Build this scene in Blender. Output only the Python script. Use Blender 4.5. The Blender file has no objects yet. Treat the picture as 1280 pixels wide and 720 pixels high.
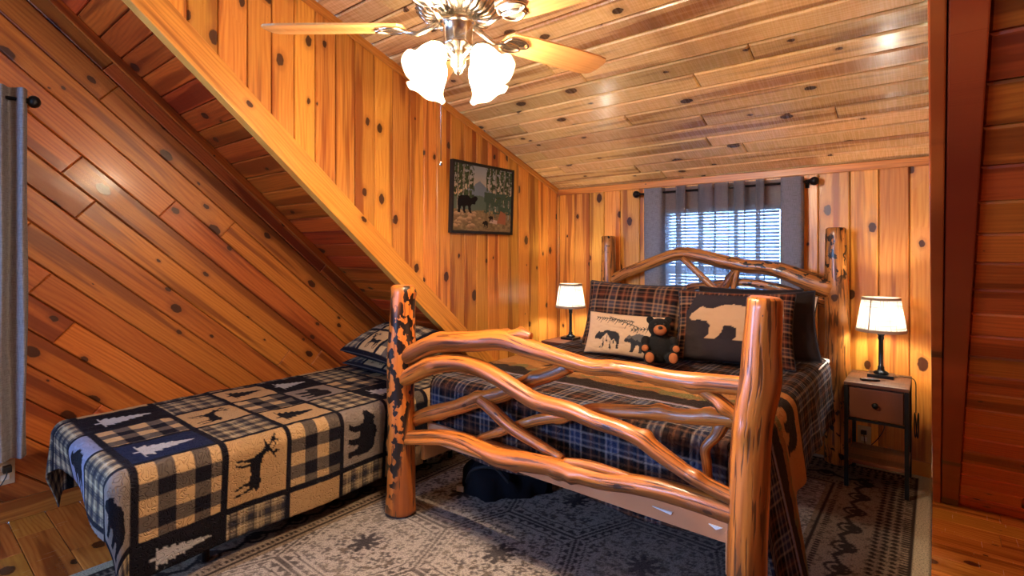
import bpy, bmesh, math, random
import numpy as np
from mathutils import Vector, Matrix

random.seed(7)
np.random.seed(7)
SC = bpy.context.scene
COL = SC.collection
PI = math.pi

# ---------------------------------------------------------------- camera, world, exposure
YAW = math.atan(530.0 / 650.0)
cam_d = bpy.data.cameras.new('camera')
cam = bpy.data.objects.new('camera', cam_d)
COL.objects.link(cam)
cam.location = (0, 0, 1.31)
cam.rotation_euler = (PI / 2, 0, YAW)
cam_d.sensor_width = 36.0
cam_d.lens = 650.0 / 1280.0 * 36.0
cam_d.shift_y = -45.0 / 1280.0
cam_d.clip_start = 0.02
SC.camera = cam

W = bpy.data.worlds.new('daylight')
SC.world = W
W.use_nodes = True
W.node_tree.nodes['Background'].inputs[0].default_value = (0.30, 0.55, 1.0, 1)
W.node_tree.nodes['Background'].inputs[1].default_value = 14.0

SC.view_settings.view_transform = 'Standard'
SC.view_settings.look = 'None'
SC.view_settings.gamma = 1.0
SC.view_settings.exposure = 1.15
SC.view_settings.use_curve_mapping = False

FAN_L = 1350.0       # radiance of each fan bulb
LAMP_L = 190.0      # radiance of each bedside bulb


def portal(name, loc, rot, sx, sy):
    d = bpy.data.lights.new(name, 'AREA')
    d.shape = 'RECTANGLE'
    d.size = sx
    d.size_y = sy
    d.cycles.is_portal = True
    o = bpy.data.objects.new(name, d)
    o.location = loc
    o.rotation_euler = rot
    COL.objects.link(o)


# ---------------------------------------------------------------- room numbers
XL, XR = -2.63, 0.0          # dormer cheeks
YB = 3.88                    # dormer end wall
XG, XG2 = -3.5, 2.2          # gable walls
YR = -2.4                    # wall behind the camera
RS, RC = 0.885, 3.14         # main roof: z = RC - RS*y
DS, DZ = 0.341, 1.87         # dormer ceiling: z = DZ + DS*(YB-y)
YRIDGE = (RC - DZ - DS * YB) / (RS - DS)
ZRIDGE = RC - RS * YRIDGE
TH = 0.015                   # board thickness


def zroof(y): return RC - RS * y
def zdorm(y): return DZ + DS * (YB - y)


portal('sky_portal', (-1.225, YB + 0.16, 1.15), (-PI / 2, 0, 0), 0.92, 1.02)
portal('sky_portal', (XG - 0.16, -0.75, 1.175), (0, -PI / 2, 0), 1.75, 2.0)
portal('sky_portal', (-2.6, YR - 0.16, 1.5), (PI / 2, 0, 0), 1.5, 1.3)

# ---------------------------------------------------------------- helpers: scene graph


def link(name, data, parent=None):
    o = bpy.data.objects.new(name, data)
    COL.objects.link(o)
    if parent is not None:
        o.parent = parent
    return o


def tag(o, label, cat=None, group=None, kind=None):
    o['label'] = label
    if cat: o['category'] = cat
    if group: o['group'] = group
    if kind: o['kind'] = kind
    return o


def thing(name, label, cat, loc=(0, 0, 0), rot=(0, 0, 0), group=None):
    o = link(name, None)
    o.location = loc
    o.rotation_euler = rot
    return tag(o, label, cat, group)


def copy_tree(o, parent=None):
    c = o.copy()
    COL.objects.link(c)
    c.parent = parent
    for ch in list(o.children):
        copy_tree(ch, c)
    return c


def mesh(name, V, Fc, mat=None, parent=None, smooth=False, loc=None, rot=None):
    me = bpy.data.meshes.new(name)
    me.from_pydata([tuple(v) for v in V], [], Fc)
    if mat: me.materials.append(mat)
    if smooth:
        me.polygons.foreach_set('use_smooth', [True] * len(me.polygons))
    me.update()
    o = link(name, me, parent)
    if loc is not None: o.location = loc
    if rot is not None: o.rotation_euler = rot
    return o


class MB:
    """collects primitives into one mesh"""
    def __init__(s):
        s.V = []
        s.F = []
        s.S = []

    def add(s, V, Fc, smooth=False):
        n = len(s.V)
        s.V += [tuple(v) for v in V]
        s.F += [tuple(i + n for i in f) for f in Fc]
        s.S += [smooth] * len(Fc)

    def box(s, lo, hi, bev=0.0, M=None):
        x0, y0, z0 = lo
        x1, y1, z1 = hi
        if bev <= 0:
            V = [(x, y, z) for z in (z0, z1) for y in (y0, y1) for x in (x0, x1)]
            Fc = [(0, 2, 3, 1), (4, 5, 7, 6), (0, 1, 5, 4), (2, 6, 7, 3), (0, 4, 6, 2), (1, 3, 7, 5)]
        else:
            bm = bmesh.new()
            bmesh.ops.create_cube(bm, size=1)
            for v in bm.verts:
                v.co = Vector(((v.co.x + .5) * (x1 - x0) + x0, (v.co.y + .5) * (y1 - y0) + y0, (v.co.z + .5) * (z1 - z0) + z0))
            bmesh.ops.bevel(bm, geom=bm.edges[:], offset=bev, segments=2, affect='EDGES', profile=.6)
            bm.verts.index_update()
            V = [v.co.copy() for v in bm.verts]
            Fc = [tuple(v.index for v in f.verts) for f in bm.faces]
            bm.free()
        if M is not None: V = [M @ Vector(v) for v in V]
        s.add(V, Fc)
        return s

    def lathe(s, prof, seg=24, M=None, cap=True, smooth=True):
        V = []
        Fc = []
        n = len(prof)
        for r, z in prof:
            for k in range(seg):
                a = 2 * PI * k / seg
                V.append(Vector((r * math.cos(a), r * math.sin(a), z)))
        for i in range(n - 1):
            for k in range(seg):
                k2 = (k + 1) % seg
                Fc.append((i * seg + k, i * seg + k2, (i + 1) * seg + k2, (i + 1) * seg + k))
        if cap:
            Fc.append(tuple(range(seg))[::-1])
            Fc.append(tuple((n - 1) * seg + k for k in range(seg)))
        if M is not None: V = [M @ v for v in V]
        s.add(V, Fc, smooth)
        return s

    def tube(s, pts, r, seg=8, cap=True):
        pts = [Vector(p) for p in pts]
        n = len(pts)
        R = r if hasattr(r, '__len__') else [r] * n
        T = [(pts[min(i + 1, n - 1)] - pts[max(i - 1, 0)]).normalized() for i in range(n)]
        up = Vector((0, 0, 1)) if abs(T[0].z) < .9 else Vector((1, 0, 0))
        A = T[0].cross(up).normalized()
        V = []
        for i in range(n):
            A = (A - T[i] * A.dot(T[i])).normalized()
            B = T[i].cross(A)
            for k in range(seg):
                a = 2 * PI * k / seg
                V.append(pts[i] + (A * math.cos(a) + B * math.sin(a)) * R[i])
        Fc = []
        for i in range(n - 1):
            for k in range(seg):
                k2 = (k + 1) % seg
                Fc.append((i * seg + k, i * seg + k2, (i + 1) * seg + k2, (i + 1) * seg + k))
        if cap:
            Fc.append(tuple(range(seg))[::-1])
            Fc.append(tuple((n - 1) * seg + k for k in range(seg)))
        s.add(V, Fc, True)
        return s

    def sphere(s, c, r, sx=1, sy=1, sz=1, seg=16, ring=10, M=None):
        V = [Vector((0, 0, -1))]
        for i in range(1, ring):
            t = PI * i / ring
            for k in range(seg):
                a = 2 * PI * k / seg
                V.append(Vector((math.sin(t) * math.cos(a), math.sin(t) * math.sin(a), -math.cos(t))))
        V.append(Vector((0, 0, 1)))
        Fc = []
        for k in range(seg): Fc.append((0, 1 + (k + 1) % seg, 1 + k))
        for i in range(ring - 2):
            for k in range(seg):
                a = 1 + i * seg + k
                b = 1 + i * seg + (k + 1) % seg
                Fc.append((a, b, b + seg, a + seg))
        L = len(V) - 1
        for k in range(seg): Fc.append((L, L - seg + k, L - seg + (k + 1) % seg))
        V = [Vector((v.x * r * sx, v.y * r * sy, v.z * r * sz)) for v in V]
        if M is not None: V = [M @ v for v in V]
        V = [v + Vector(c) for v in V]
        s.add(V, Fc, True)
        return s

    def build(s, name, mat=None, parent=None, loc=None, rot=None):
        me = bpy.data.meshes.new(name)
        me.from_pydata(s.V, [], s.F)
        me.polygons.foreach_set('use_smooth', s.S)
        if mat: me.materials.append(mat)
        me.update()
        o = link(name, me, parent)
        if loc is not None: o.location = loc
        if rot is not None: o.rotation_euler = rot
        return o


def lin(c):
    c = np.asarray(c, dtype=float)
    return np.where(c <= .04045, c / 12.92, ((c + .055) / 1.055) ** 2.4)


def hexc(r, g, b):
    v = lin(np.array([r, g, b]) / 255.0)
    return (float(v[0]), float(v[1]), float(v[2]), 1.0)


# ---------------------------------------------------------------- helpers: materials


class NT:
    def __init__(s, name):
        s.m = bpy.data.materials.new(name)
        s.m.use_nodes = True
        s.t = s.m.node_tree
        s.t.nodes.clear()
        s.out = s.t.nodes.new('ShaderNodeOutputMaterial')

    def n(s, ty, props=None, **inp):
        nd = s.t.nodes.new('ShaderNode' + ty)
        for k, v in (props or {}).items(): setattr(nd, k, v)
        for k, v in inp.items():
            key = k.replace('_', ' ') if not k.startswith('i') or not k[1:].isdigit() else int(k[1:])
            s.set(nd.inputs[key], v)
        return nd

    def set(s, sock, v):
        if isinstance(v, bpy.types.NodeSocket): s.t.links.new(v, sock)
        elif isinstance(v, bpy.types.Node): s.t.links.new(v.outputs[0], sock)
        else: sock.default_value = v

    def m_(s, op, a, b=0.0, c=0.0, clamp=False):
        nd = s.t.nodes.new('ShaderNodeMath')
        nd.operation = op
        nd.use_clamp = clamp
        s.set(nd.inputs[0], a)
        s.set(nd.inputs[1], b)
        s.set(nd.inputs[2], c)
        return nd.outputs[0]

    def v_(s, op, a, b=(0, 0, 0)):
        nd = s.t.nodes.new('ShaderNodeVectorMath')
        nd.operation = op
        s.set(nd.inputs[0], a)
        s.set(nd.inputs[1], b)
        return nd.outputs['Value'] if op in ('LENGTH', 'DISTANCE', 'DOT_PRODUCT') else nd.outputs[0]

    def comb(s, x=0.0, y=0.0, z=0.0):
        return s.n('CombineXYZ', X=x, Y=y, Z=z).outputs[0]

    def mr(s, v, a, b, c=0.0, d=1.0, smooth=True):
        nd = s.t.nodes.new('ShaderNodeMapRange')
        if smooth: nd.interpolation_type = 'SMOOTHSTEP'
        s.set(nd.inputs[0], v)
        s.set(nd.inputs[1], a)
        s.set(nd.inputs[2], b)
        s.set(nd.inputs[3], c)
        s.set(nd.inputs[4], d)
        return nd.outputs[0]

    def mix(s, f, a, b, mode='MIX'):
        nd = s.t.nodes.new('ShaderNodeMix')
        nd.data_type = 'RGBA'
        nd.blend_type = mode
        s.set(nd.inputs[0], f)
        s.set(nd.inputs[6], a)
        s.set(nd.inputs[7], b)
        return nd.outputs[2]

    def noise(s, vec, scale=1.0, detail=2.0, rough=.5):
        nd = s.n('TexNoise', {'noise_dimensions': '2D'}, Vector=vec, Scale=scale, Detail=detail, Roughness=rough)
        return nd.outputs[0]

    def bump(s, h, strength=.2, dist=.002):
        return s.n('Bump', Height=h, Strength=strength, Distance=dist).outputs[0]

    def pbr(s, col, rough=.5, normal=None, metal=0.0, coat=0.0, coat_r=.1, spec=.5, sheen=0.0):
        p = s.t.nodes.new('ShaderNodeBsdfPrincipled')
        s.set(p.inputs['Base Color'], col)
        s.set(p.inputs['Roughness'], rough)
        s.set(p.inputs['Metallic'], metal)
        s.set(p.inputs['Coat Weight'], coat)
        s.set(p.inputs['Coat Roughness'], coat_r)
        s.set(p.inputs['Specular IOR Level'], spec)
        s.set(p.inputs['Sheen Weight'], sheen)
        if normal is not None: s.set(p.inputs['Normal'], normal)
        s.t.links.new(p.outputs[0], s.out.inputs[0])
        return p


def wood_core(nt, x, y, rnd, light, dark, heart, knotc, kd=(2.4, 6.5), kmin=.28, kr=.036, grain=330.0, amt=.85, hz=(.52, .64), ha=.75):
    """pine grain with knots over (x along, y across) in metres; returns colour, height"""
    v2 = nt.comb(nt.m_('MULTIPLY', x, kd[0]), nt.m_('MULTIPLY', y, kd[1]), 0.0)
    vo = nt.n('TexVoronoi', {'voronoi_dimensions': '2D', 'feature': 'F1'}, Vector=v2, Scale=1.0, Randomness=.9)
    dl = nt.v_('MULTIPLY', nt.v_('SUBTRACT', v2, vo.outputs['Position']), (.62 / kd[0], 1.0 / kd[1], 0))
    wob = nt.noise(nt.comb(x, y), 45.0, 1.0)
    d = nt.m_('ADD', nt.v_('LENGTH', dl), nt.m_('MULTIPLY', nt.m_('SUBTRACT', wob, .5), .008))
    rr = nt.n('SeparateColor', Color=vo.outputs['Color']).outputs[0]
    rad = nt.m_('ADD', nt.m_('MULTIPLY', nt.m_('MAXIMUM', nt.m_('SUBTRACT', rr, kmin), 0.0), kr), .0003)
    q = nt.m_('DIVIDE', d, rad)
    km = nt.mr(q, .85, 1.1, 1.0, 0.0)
    halo = nt.mr(q, 1.0, 2.4, 1.0, 0.0)
    near = nt.mr(q, .8, 4.5, 1.0, 0.0)
    n1 = nt.noise(nt.comb(nt.m_('MULTIPLY', x, .9), nt.m_('MULTIPLY', y, 5.0)), 1.0, 2.0)
    g = nt.m_('ADD', y, nt.m_('MULTIPLY', n1, .13))
    ph = nt.m_('ADD', nt.m_('MULTIPLY', g, nt.m_('MULTIPLY', nt.m_('SUBTRACT', 1.0, near), grain)), nt.m_('MULTIPLY', d, nt.m_('MULTIPLY', near, grain * 1.3)))
    w = nt.m_('MULTIPLY_ADD', nt.m_('SINE', ph), .5, .5)
    w = nt.m_('POWER', w, 1.8)
    st = nt.noise(nt.comb(nt.m_('MULTIPLY', x, 3.0), nt.m_('MULTIPLY', y, 90.0)), 1.0, 3.0)
    gr = nt.m_('ADD', nt.m_('MULTIPLY', w, .5), nt.m_('MULTIPLY', nt.mr(st, .35, .7), .5))
    col = nt.mix(nt.m_('MULTIPLY', gr, amt), light, dark)
    hn = nt.noise(nt.comb(nt.m_('MULTIPLY', x, .55), nt.m_('MULTIPLY', y, 11.0)), 1.0, 3.0)
    col = nt.mix(nt.m_('MULTIPLY', nt.mr(hn, hz[0], hz[1]), ha), col, heart)
    # board to board tone
    r2 = nt.m_('FRACT', nt.m_('MULTIPLY', rnd, 91.7))
    hsv = nt.n('HueSaturation', Hue=nt.m_('MULTIPLY_ADD', r2, .018, .491), Saturation=1.0, Value=nt.m_('MULTIPLY_ADD', rnd, .42, .78), Fac=1.0, Color=col)
    col = nt.mix(nt.m_('MULTIPLY', halo, .35), hsv.outputs[0], heart)
    col = nt.mix(nt.m_('MULTIPLY', km, .93), col, knotc)
    h = nt.m_('ADD', nt.m_('MULTIPLY', gr, .5), nt.m_('MULTIPLY', km, -1.0))
    return col, h


def pine(name, light, dark, heart, knotc=hexc(58, 24, 12), rough=.34, coat=.25, **kw):
    nt = NT(name)
    oc = nt.n('TexCoord').outputs['Object']
    rnd = nt.n('ObjectInfo').outputs['Random']
    p = nt.v_('ADD', oc, nt.comb(nt.m_('MULTIPLY', rnd, 53.1), nt.m_('MULTIPLY', rnd, 17.7), 0.0))
    sp = nt.n('SeparateXYZ', Vector=p)
    col, h = wood_core(nt, sp.outputs[0], sp.outputs[1], rnd, light, dark, heart, knotc, **kw)
    # faint saw marks across the board
    saw = nt.noise(nt.comb(nt.m_('MULTIPLY', sp.outputs[0], 160.0), nt.m_('MULTIPLY', sp.outputs[1], 6.0)), 1.0, 1.0)
    h2 = nt.m_('ADD', h, nt.m_('MULTIPLY', saw, .2))
    nt.pbr(col, nt.m_('MULTIPLY_ADD', saw, .18, rough - .09), nt.bump(h2, .22, .0015), coat=coat, coat_r=.16)
    return nt.m


def logmat(name, light, dark, heart, burn=0.0, rough=.36, coat=.3, crack=.60, zn=(.34, .48)):
    nt = NT(name)
    uv = nt.n('UVMap').outputs[0]
    rnd = nt.n('ObjectInfo').outputs['Random']
    p = nt.v_('ADD', uv, nt.comb(nt.m_('MULTIPLY', rnd, 31.0), nt.m_('MULTIPLY', rnd, 13.0), 0.0))
    sp = nt.n('SeparateXYZ', Vector=p)
    x, y = sp.outputs[0], sp.outputs[1]
    col, h = wood_core(nt, x, y, .5, light, dark, heart, hexc(62, 25, 12), kd=(3.2, 5.0), kmin=.55, kr=.035, grain=180.0, amt=.7)
    cr = nt.noise(nt.comb(nt.m_('MULTIPLY', x, 5.0), nt.m_('MULTIPLY', y, 85.0)), 1.0, 3.0)
    crm = nt.mr(cr, crack, crack + .07)
    col = nt.mix(nt.m_('MULTIPLY', crm, .75), col, hexc(48, 20, 10))
    if burn > 0:
        bn = nt.noise(nt.comb(nt.m_('MULTIPLY', x, 17.0), nt.m_('MULTIPLY', y, 30.0)), 1.0, 2.5)
        zone = nt.mr(nt.noise(nt.comb(nt.m_('MULTIPLY', x, 1.2), nt.m_('MULTIPLY', y, 7.0)), 1.0, 0.0), zn[0], zn[1])
        bm_ = nt.m_('MULTIPLY', nt.mr(bn, .60 - burn, .63 - burn), zone)
        col = nt.mix(bm_, col, hexc(24, 10, 7))
        h = nt.m_('SUBTRACT', h, bm_)
    hh = nt.m_('SUBTRACT', h, crm)
    nt.pbr(col, rough, nt.bump(hh, .35, .003), coat=coat, coat_r=.12)
    return nt.m


def plain(name, col, rough=.5, metal=0.0, coat=0.0, bump=0.0, bscale=60.0, var=0.0):
    nt = NT(name)
    nrm = None
    c = col
    if bump or var:
        oc = nt.n('TexCoord').outputs['Object']
        nz = nt.n('TexNoise', Vector=oc, Scale=bscale, Detail=3.0).outputs[0]
        if bump: nrm = nt.bump(nz, bump, .004)
        if var: c = nt.mix(nt.m_('MULTIPLY', nz, var), col, (col[0] * .35, col[1] * .35, col[2] * .35, 1))
    nt.pbr(c, rough, nrm, metal=metal, coat=coat)
    return nt.m


def clothmat(name, quilt=0.0, rough=.9, sheen=0.0, fuzz=0.0, qscale=26.0):
    """colour from the woven/printed pattern attribute; quilting as relief"""
    nt = NT(name)
    col = nt.n('Attribute', {'attribute_name': 'Col'}).outputs['Color']
    uv = nt.n('UVMap').outputs[0]
    we = nt.n('TexNoise', {'noise_dimensions': '2D'}, Vector=uv, Scale=420.0, Detail=2.0).outputs[0]
    h = nt.m_('MULTIPLY', we, .12)
    if quilt:
        wv = nt.n('TexNoise', {'noise_dimensions': '2D'}, Vector=uv, Scale=qscale, Detail=1.0).outputs[0]
        li = nt.m_('ABSOLUTE', nt.m_('SUBTRACT', nt.m_('FRACT', nt.m_('MULTIPLY', wv, 6.0)), .5))
        h = nt.m_('ADD', h, nt.mr(li, 0.0, .22))
    if fuzz:
        fz = nt.n('TexNoise', {'noise_dimensions': '2D'}, Vector=uv, Scale=160.0, Detail=3.0).outputs[0]
        col = nt.mix(nt.m_('MULTIPLY', nt.mr(fz, .4, .7), fuzz), col, (0, 0, 0, 1))
        h = nt.m_('ADD', h, fz)
    nt.pbr(col, rough, nt.bump(h, .8 if quilt else .6, .006 if quilt else .002), sheen=sheen, spec=.08)
    return nt.m


M = {}
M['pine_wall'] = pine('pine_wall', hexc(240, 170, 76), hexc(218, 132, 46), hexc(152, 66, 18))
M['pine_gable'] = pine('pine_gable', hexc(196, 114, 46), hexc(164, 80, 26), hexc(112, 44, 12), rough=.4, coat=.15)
M['pine_ceiling'] = pine('pine_ceiling', hexc(244, 204, 140), hexc(224, 174, 108), hexc(168, 112, 66), knotc=hexc(66, 44, 36), rough=.27, coat=.4)
M['pine_roof'] = pine('pine_roof', hexc(200, 88, 28), hexc(166, 58, 14), hexc(118, 36, 9), rough=.36, kmin=.4, kr=.045)
M['pine_floor'] = pine('pine_floor', hexc(206, 122, 46), hexc(172, 88, 28), hexc(124, 54, 16), rough=.22, coat=.5)
M['pine_trim'] = pine('pine_trim', hexc(226, 148, 66), hexc(198, 112, 42), hexc(156, 74, 26), kmin=.6)
M['rail_board'] = pine('rail_board', hexc(206, 150, 104), hexc(180, 120, 78), hexc(160, 100, 60), kmin=.8)
M['backing'] = plain('backing', hexc(120, 58, 22), .7, var=.3)
M['log'] = logmat('log', hexc(206, 112, 44), hexc(160, 72, 22), hexc(98, 40, 13), crack=.57)
M['log_burnt'] = logmat('log_burnt', hexc(206, 110, 44), hexc(166, 74, 24), hexc(112, 44, 16), burn=.11)
M['log_head'] = logmat('log_head', hexc(206, 128, 62), hexc(146, 76, 30), hexc(84, 38, 16), burn=.02, crack=.55)
M['log_end'] = plain('log_end', hexc(210, 126, 66), .45, bump=.2)
M['black_metal'] = plain('black_metal', hexc(28, 27, 28), .4, metal=.6)
M['black_plastic'] = plain('black_plastic', hexc(22, 22, 24), .35)
M['dark_lamp'] = plain('dark_lamp', hexc(38, 42, 48), .3, metal=.7)
M['nickel'] = plain('nickel', hexc(196, 184, 168), .25, metal=1.0)
M['white_plastic'] = plain('white_plastic', hexc(232, 226, 212), .4)
M['ivory'] = plain('ivory', hexc(206, 186, 148), .45)
M['white_paint'] = plain('white_paint', hexc(238, 238, 236), .45)
M['white_cotton'] = plain('white_cotton', hexc(226, 228, 234), .9, bump=.15, bscale=30)
M['dark_fabric'] = plain('dark_fabric', hexc(44, 40, 44), .75, bump=.3, bscale=20)
M['navy_fabric'] = plain('navy_fabric', hexc(22, 22, 27), .8, bump=.3, bscale=30)
M['mattress'] = plain('mattress', hexc(210, 206, 200), .9, bump=.1)
M['rustic'] = pine('rustic', hexc(122, 64, 32), hexc(56, 28, 15), hexc(36, 18, 11), knotc=hexc(40, 24, 18), kmin=.5, rough=.5, coat=0.0)
M['blade'] = pine('blade', hexc(232, 170, 108), hexc(214, 146, 84), hexc(204, 132, 70), kmin=1.5, rough=.35)
M['plush'] = plain('plush', hexc(11, 10, 11), .95, bump=1.0, bscale=240)
M['plush_tan'] = plain('plush_tan', hexc(176, 104, 58), .95, bump=.8, bscale=240)
M['frame_black'] = plain('frame_black', hexc(24, 22, 22), .45)
M['quilt'] = clothmat('quilt', quilt=1.0)
M['comforter'] = clothmat('comforter', quilt=1.0, qscale=22.0)
M['print'] = clothmat('print')
M['plaid_sham'] = clothmat('plaid_sham')
M['canvas'] = clothmat('canvas', rough=.7, sheen=0)
M['rug'] = clothmat('rug', rough=.95, fuzz=.45)


def mat_glass():
    nt = NT('window_glass')
    a = nt.n('BsdfTransparent', Color=(.95, .97, 1, 1))
    b = nt.n('BsdfGlossy', Color=(1, 1, 1, 1), Roughness=.02)
    fr = nt.n('Fresnel', IOR=1.45)
    mx = nt.n('MixShader', i0=fr.outputs[0], i1=a, i2=b)
    nt.t.links.new(mx.outputs[0], nt.out.inputs[0])
    return nt.m


def mat_thin(name, col, trans, transp=0.0, weave=0.0, wscale=500.0, aniso=(1, 1)):
    """thin fabric / glass: diffuse + translucent (+ open weave)"""
    nt = NT(name)
    c = col
    if weave:
        oc = nt.n('TexCoord').outputs['UV']
        a = nt.n('TexNoise', {'noise_dimensions': '2D'}, Vector=nt.v_('MULTIPLY', oc, (1, .06, 1)), Scale=wscale, Detail=2.0).outputs[0]
        b = nt.n('TexNoise', {'noise_dimensions': '2D'}, Vector=nt.v_('MULTIPLY', oc, (.06, 1, 1)), Scale=wscale, Detail=2.0).outputs[0]
        w = nt.mr(nt.m_('MAXIMUM', a, b), .5, .72)
        c = nt.mix(nt.m_('MULTIPLY', w, weave), col, (col[0] * .3, col[1] * .28, col[2] * .25, 1))
    d = nt.n('BsdfDiffuse', Color=c)
    t = nt.n('BsdfTranslucent', Color=c)
    mx = nt.n('MixShader', i0=trans, i1=d, i2=t)
    if transp:
        tr = nt.n('BsdfTransparent')
        mx = nt.n('MixShader', i0=transp, i1=mx, i2=tr)
    nt.t.links.new(mx.outputs[0], nt.out.inputs[0])
    return nt.m


M['glass'] = mat_glass()
M['sheer'] = mat_thin('sheer', hexc(124, 122, 126), .26, .28, weave=.3, wscale=420.0)
M['linen'] = mat_thin('linen', hexc(140, 136, 140), .14, .01, weave=.5, wscale=420.0)
M['blind'] = mat_thin('blind', hexc(196, 198, 204), .12)
M['shade'] = mat_thin('shade', hexc(186, 180, 170), .22, 0, weave=.75, wscale=110.0)
M['shade_in'] = mat_thin('shade_in', hexc(236, 232, 226), .3)
M['tulip'] = mat_thin('tulip', hexc(253, 247, 236), .16, .22)


def emit(name, col, s):
    nt = NT(name)
    e = nt.n('Emission', Color=col, Strength=s)
    nt.t.links.new(e.outputs[0], nt.out.inputs[0])
    return nt.m


M['bulb_fan'] = emit('bulb_fan', (1.0, .76, .50, 1), FAN_L)
M['bulb_lamp'] = emit('bulb_lamp', (1.0, .95, .78, 1), LAMP_L)


# ---------------------------------------------------------------- boards on a plane


def clip_poly(P, a, b, c):
    """keep a*x+b*y<=c"""
    out = []
    n = len(P)
    for i in range(n):
        p, q = P[i], P[(i + 1) % n]
        dp, dq = a * p[0] + b * p[1] - c, a * q[0] + b * q[1] - c
        if dp <= 0: out.append(p)
        if dp * dq < 0:
            t = dp / (dp - dq)
            out.append((p[0] + (q[0] - p[0]) * t, p[1] + (q[1] - p[1]) * t))
    return out


def area(P):
    return .5 * sum(P[i][0] * P[(i + 1) % len(P)][1] - P[(i + 1) % len(P)][0] * P[i][1] for i in range(len(P)))


def clip_convex(P, Q):
    for i in range(len(Q)):
        p, q = Q[i], Q[(i + 1) % len(Q)]
        dx, dy = q[0] - p[0], q[1] - p[1]
        L = math.hypot(dx, dy)
        a, b = dy / L, -dx / L
        P = clip_poly(P, a, b, a * p[0] + b * p[1])
        if len(P) < 3: return []
    out = []
    for p in P:
        if not out or math.hypot(p[0] - out[-1][0], p[1] - out[-1][1]) > 1e-4: out.append(p)
    if len(out) > 2 and math.hypot(out[0][0] - out[-1][0], out[0][1] - out[-1][1]) < 1e-4: out.pop()
    return out if len(out) > 2 else []


def inset(P, d):
    n = len(P)
    Q = P
    for i in range(n):
        p, q = P[i], P[(i + 1) % n]
        dx, dy = q[0] - p[0], q[1] - p[1]
        L = math.hypot(dx, dy)
        a, b = dy / L, -dx / L
        Q = clip_poly(Q, a, b, a * p[0] + b * p[1] - d)
        if len(Q) < 3: return None
    return Q if len(Q) == n else None


_bcache = {}


def prism(P, t, ch, mat, name):
    key = (name, mat.name, t) + tuple((round(p[0], 3), round(p[1], 3)) for p in P)
    if key in _bcache: return _bcache[key]
    n = len(P)
    I = inset(P, ch)
    V = [(p[0], p[1], 0) for p in P]
    if I is None:
        V += [(p[0], p[1], t) for p in P]
        Fc = [tuple(range(n))[::-1], tuple(range(n, 2 * n))]
        Fc += [(i, (i + 1) % n, n + (i + 1) % n, n + i) for i in range(n)]
    else:
        V += [(p[0], p[1], t - ch) for p in P] + [(p[0], p[1], t) for p in I]
        Fc = [tuple(range(n))[::-1], tuple(range(2 * n, 3 * n))]
        for k in (0, 1):
            Fc += [(k * n + i, k * n + (i + 1) % n, (k + 1) * n + (i + 1) % n, (k + 1) * n + i) for i in range(n)]
    me = bpy.data.meshes.new(name)
    me.from_pydata(V, [], Fc)
    me.materials.append(mat)
    me.update()
    _bcache[key] = me
    return me


def boards(parent, O, U, V, polys, w, mat, seg=None, off=0.0, name='board', t=TH, ch=.005, gap=.004, wvar=0.0):
    O, U, V = Vector(O), Vector(U).normalized(), Vector(V).normalized()
    N = U.cross(V)
    R3 = Matrix((U, V, N)).transposed().to_4x4()
    v0 = min(p[1] for Q in polys for p in Q)
    v1 = max(p[1] for Q in polys for p in Q)
    u0 = min(p[0] for Q in polys for p in Q)
    u1 = max(p[0] for Q in polys for p in Q)
    v = v0 - off
    while v < v1:
        ww = w * (1 + random.uniform(-wvar, wvar))
        cuts = [u0 - .01]
        if seg:
            x = u0 - random.uniform(0, seg[1])
            while x < u1:
                x += random.uniform(*seg)
                if x > u0 + .15 and x < u1 - .15: cuts.append(x)
        cuts.append(u1 + .01)
        for a, b in zip(cuts[:-1], cuts[1:]):
            rect = [(a + gap * .2, v + gap / 2), (b - gap * .2, v + gap / 2), (b - gap * .2, v + ww - gap / 2), (a + gap * .2, v + ww - gap / 2)]
            for Q in polys:
                P = clip_convex(rect, Q)
                if not P or area(P) < .0008: continue
                cx = sum(p[0] for p in P) / len(P)
                cy = sum(p[1] for p in P) / len(P)
                me = prism([(p[0] - cx, p[1] - cy) for p in P], t, ch, mat, name)
                o = link(name, me, parent)
                Mx = R3.copy()
                Mx.translation = O + U * cx + V * cy
                o.matrix_basis = Mx
        v += ww


def slab(name, O, U, V, polys, thick, mat, label):
    """solid backing behind a board plane (goes away from the room)"""
    O, U, V = Vector(O), Vector(U).normalized(), Vector(V).normalized()
    N = U.cross(V)
    mb = MB()
    for Q in polys:
        n = len(Q)
        Vs = [O + U * p[0] + V * p[1] for p in Q] + [O + U * p[0] + V * p[1] - N * thick for p in Q]
        Fc = [tuple(range(n)), tuple(range(n, 2 * n))[::-1]] + [(i, n + i, n + (i + 1) % n, (i + 1) % n) for i in range(n)]
        mb.add(Vs, Fc)
    o = mb.build(name, mat)
    return tag(o, label, 'wall' if name.startswith('wall') else name.split('_')[0], kind='structure')


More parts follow.
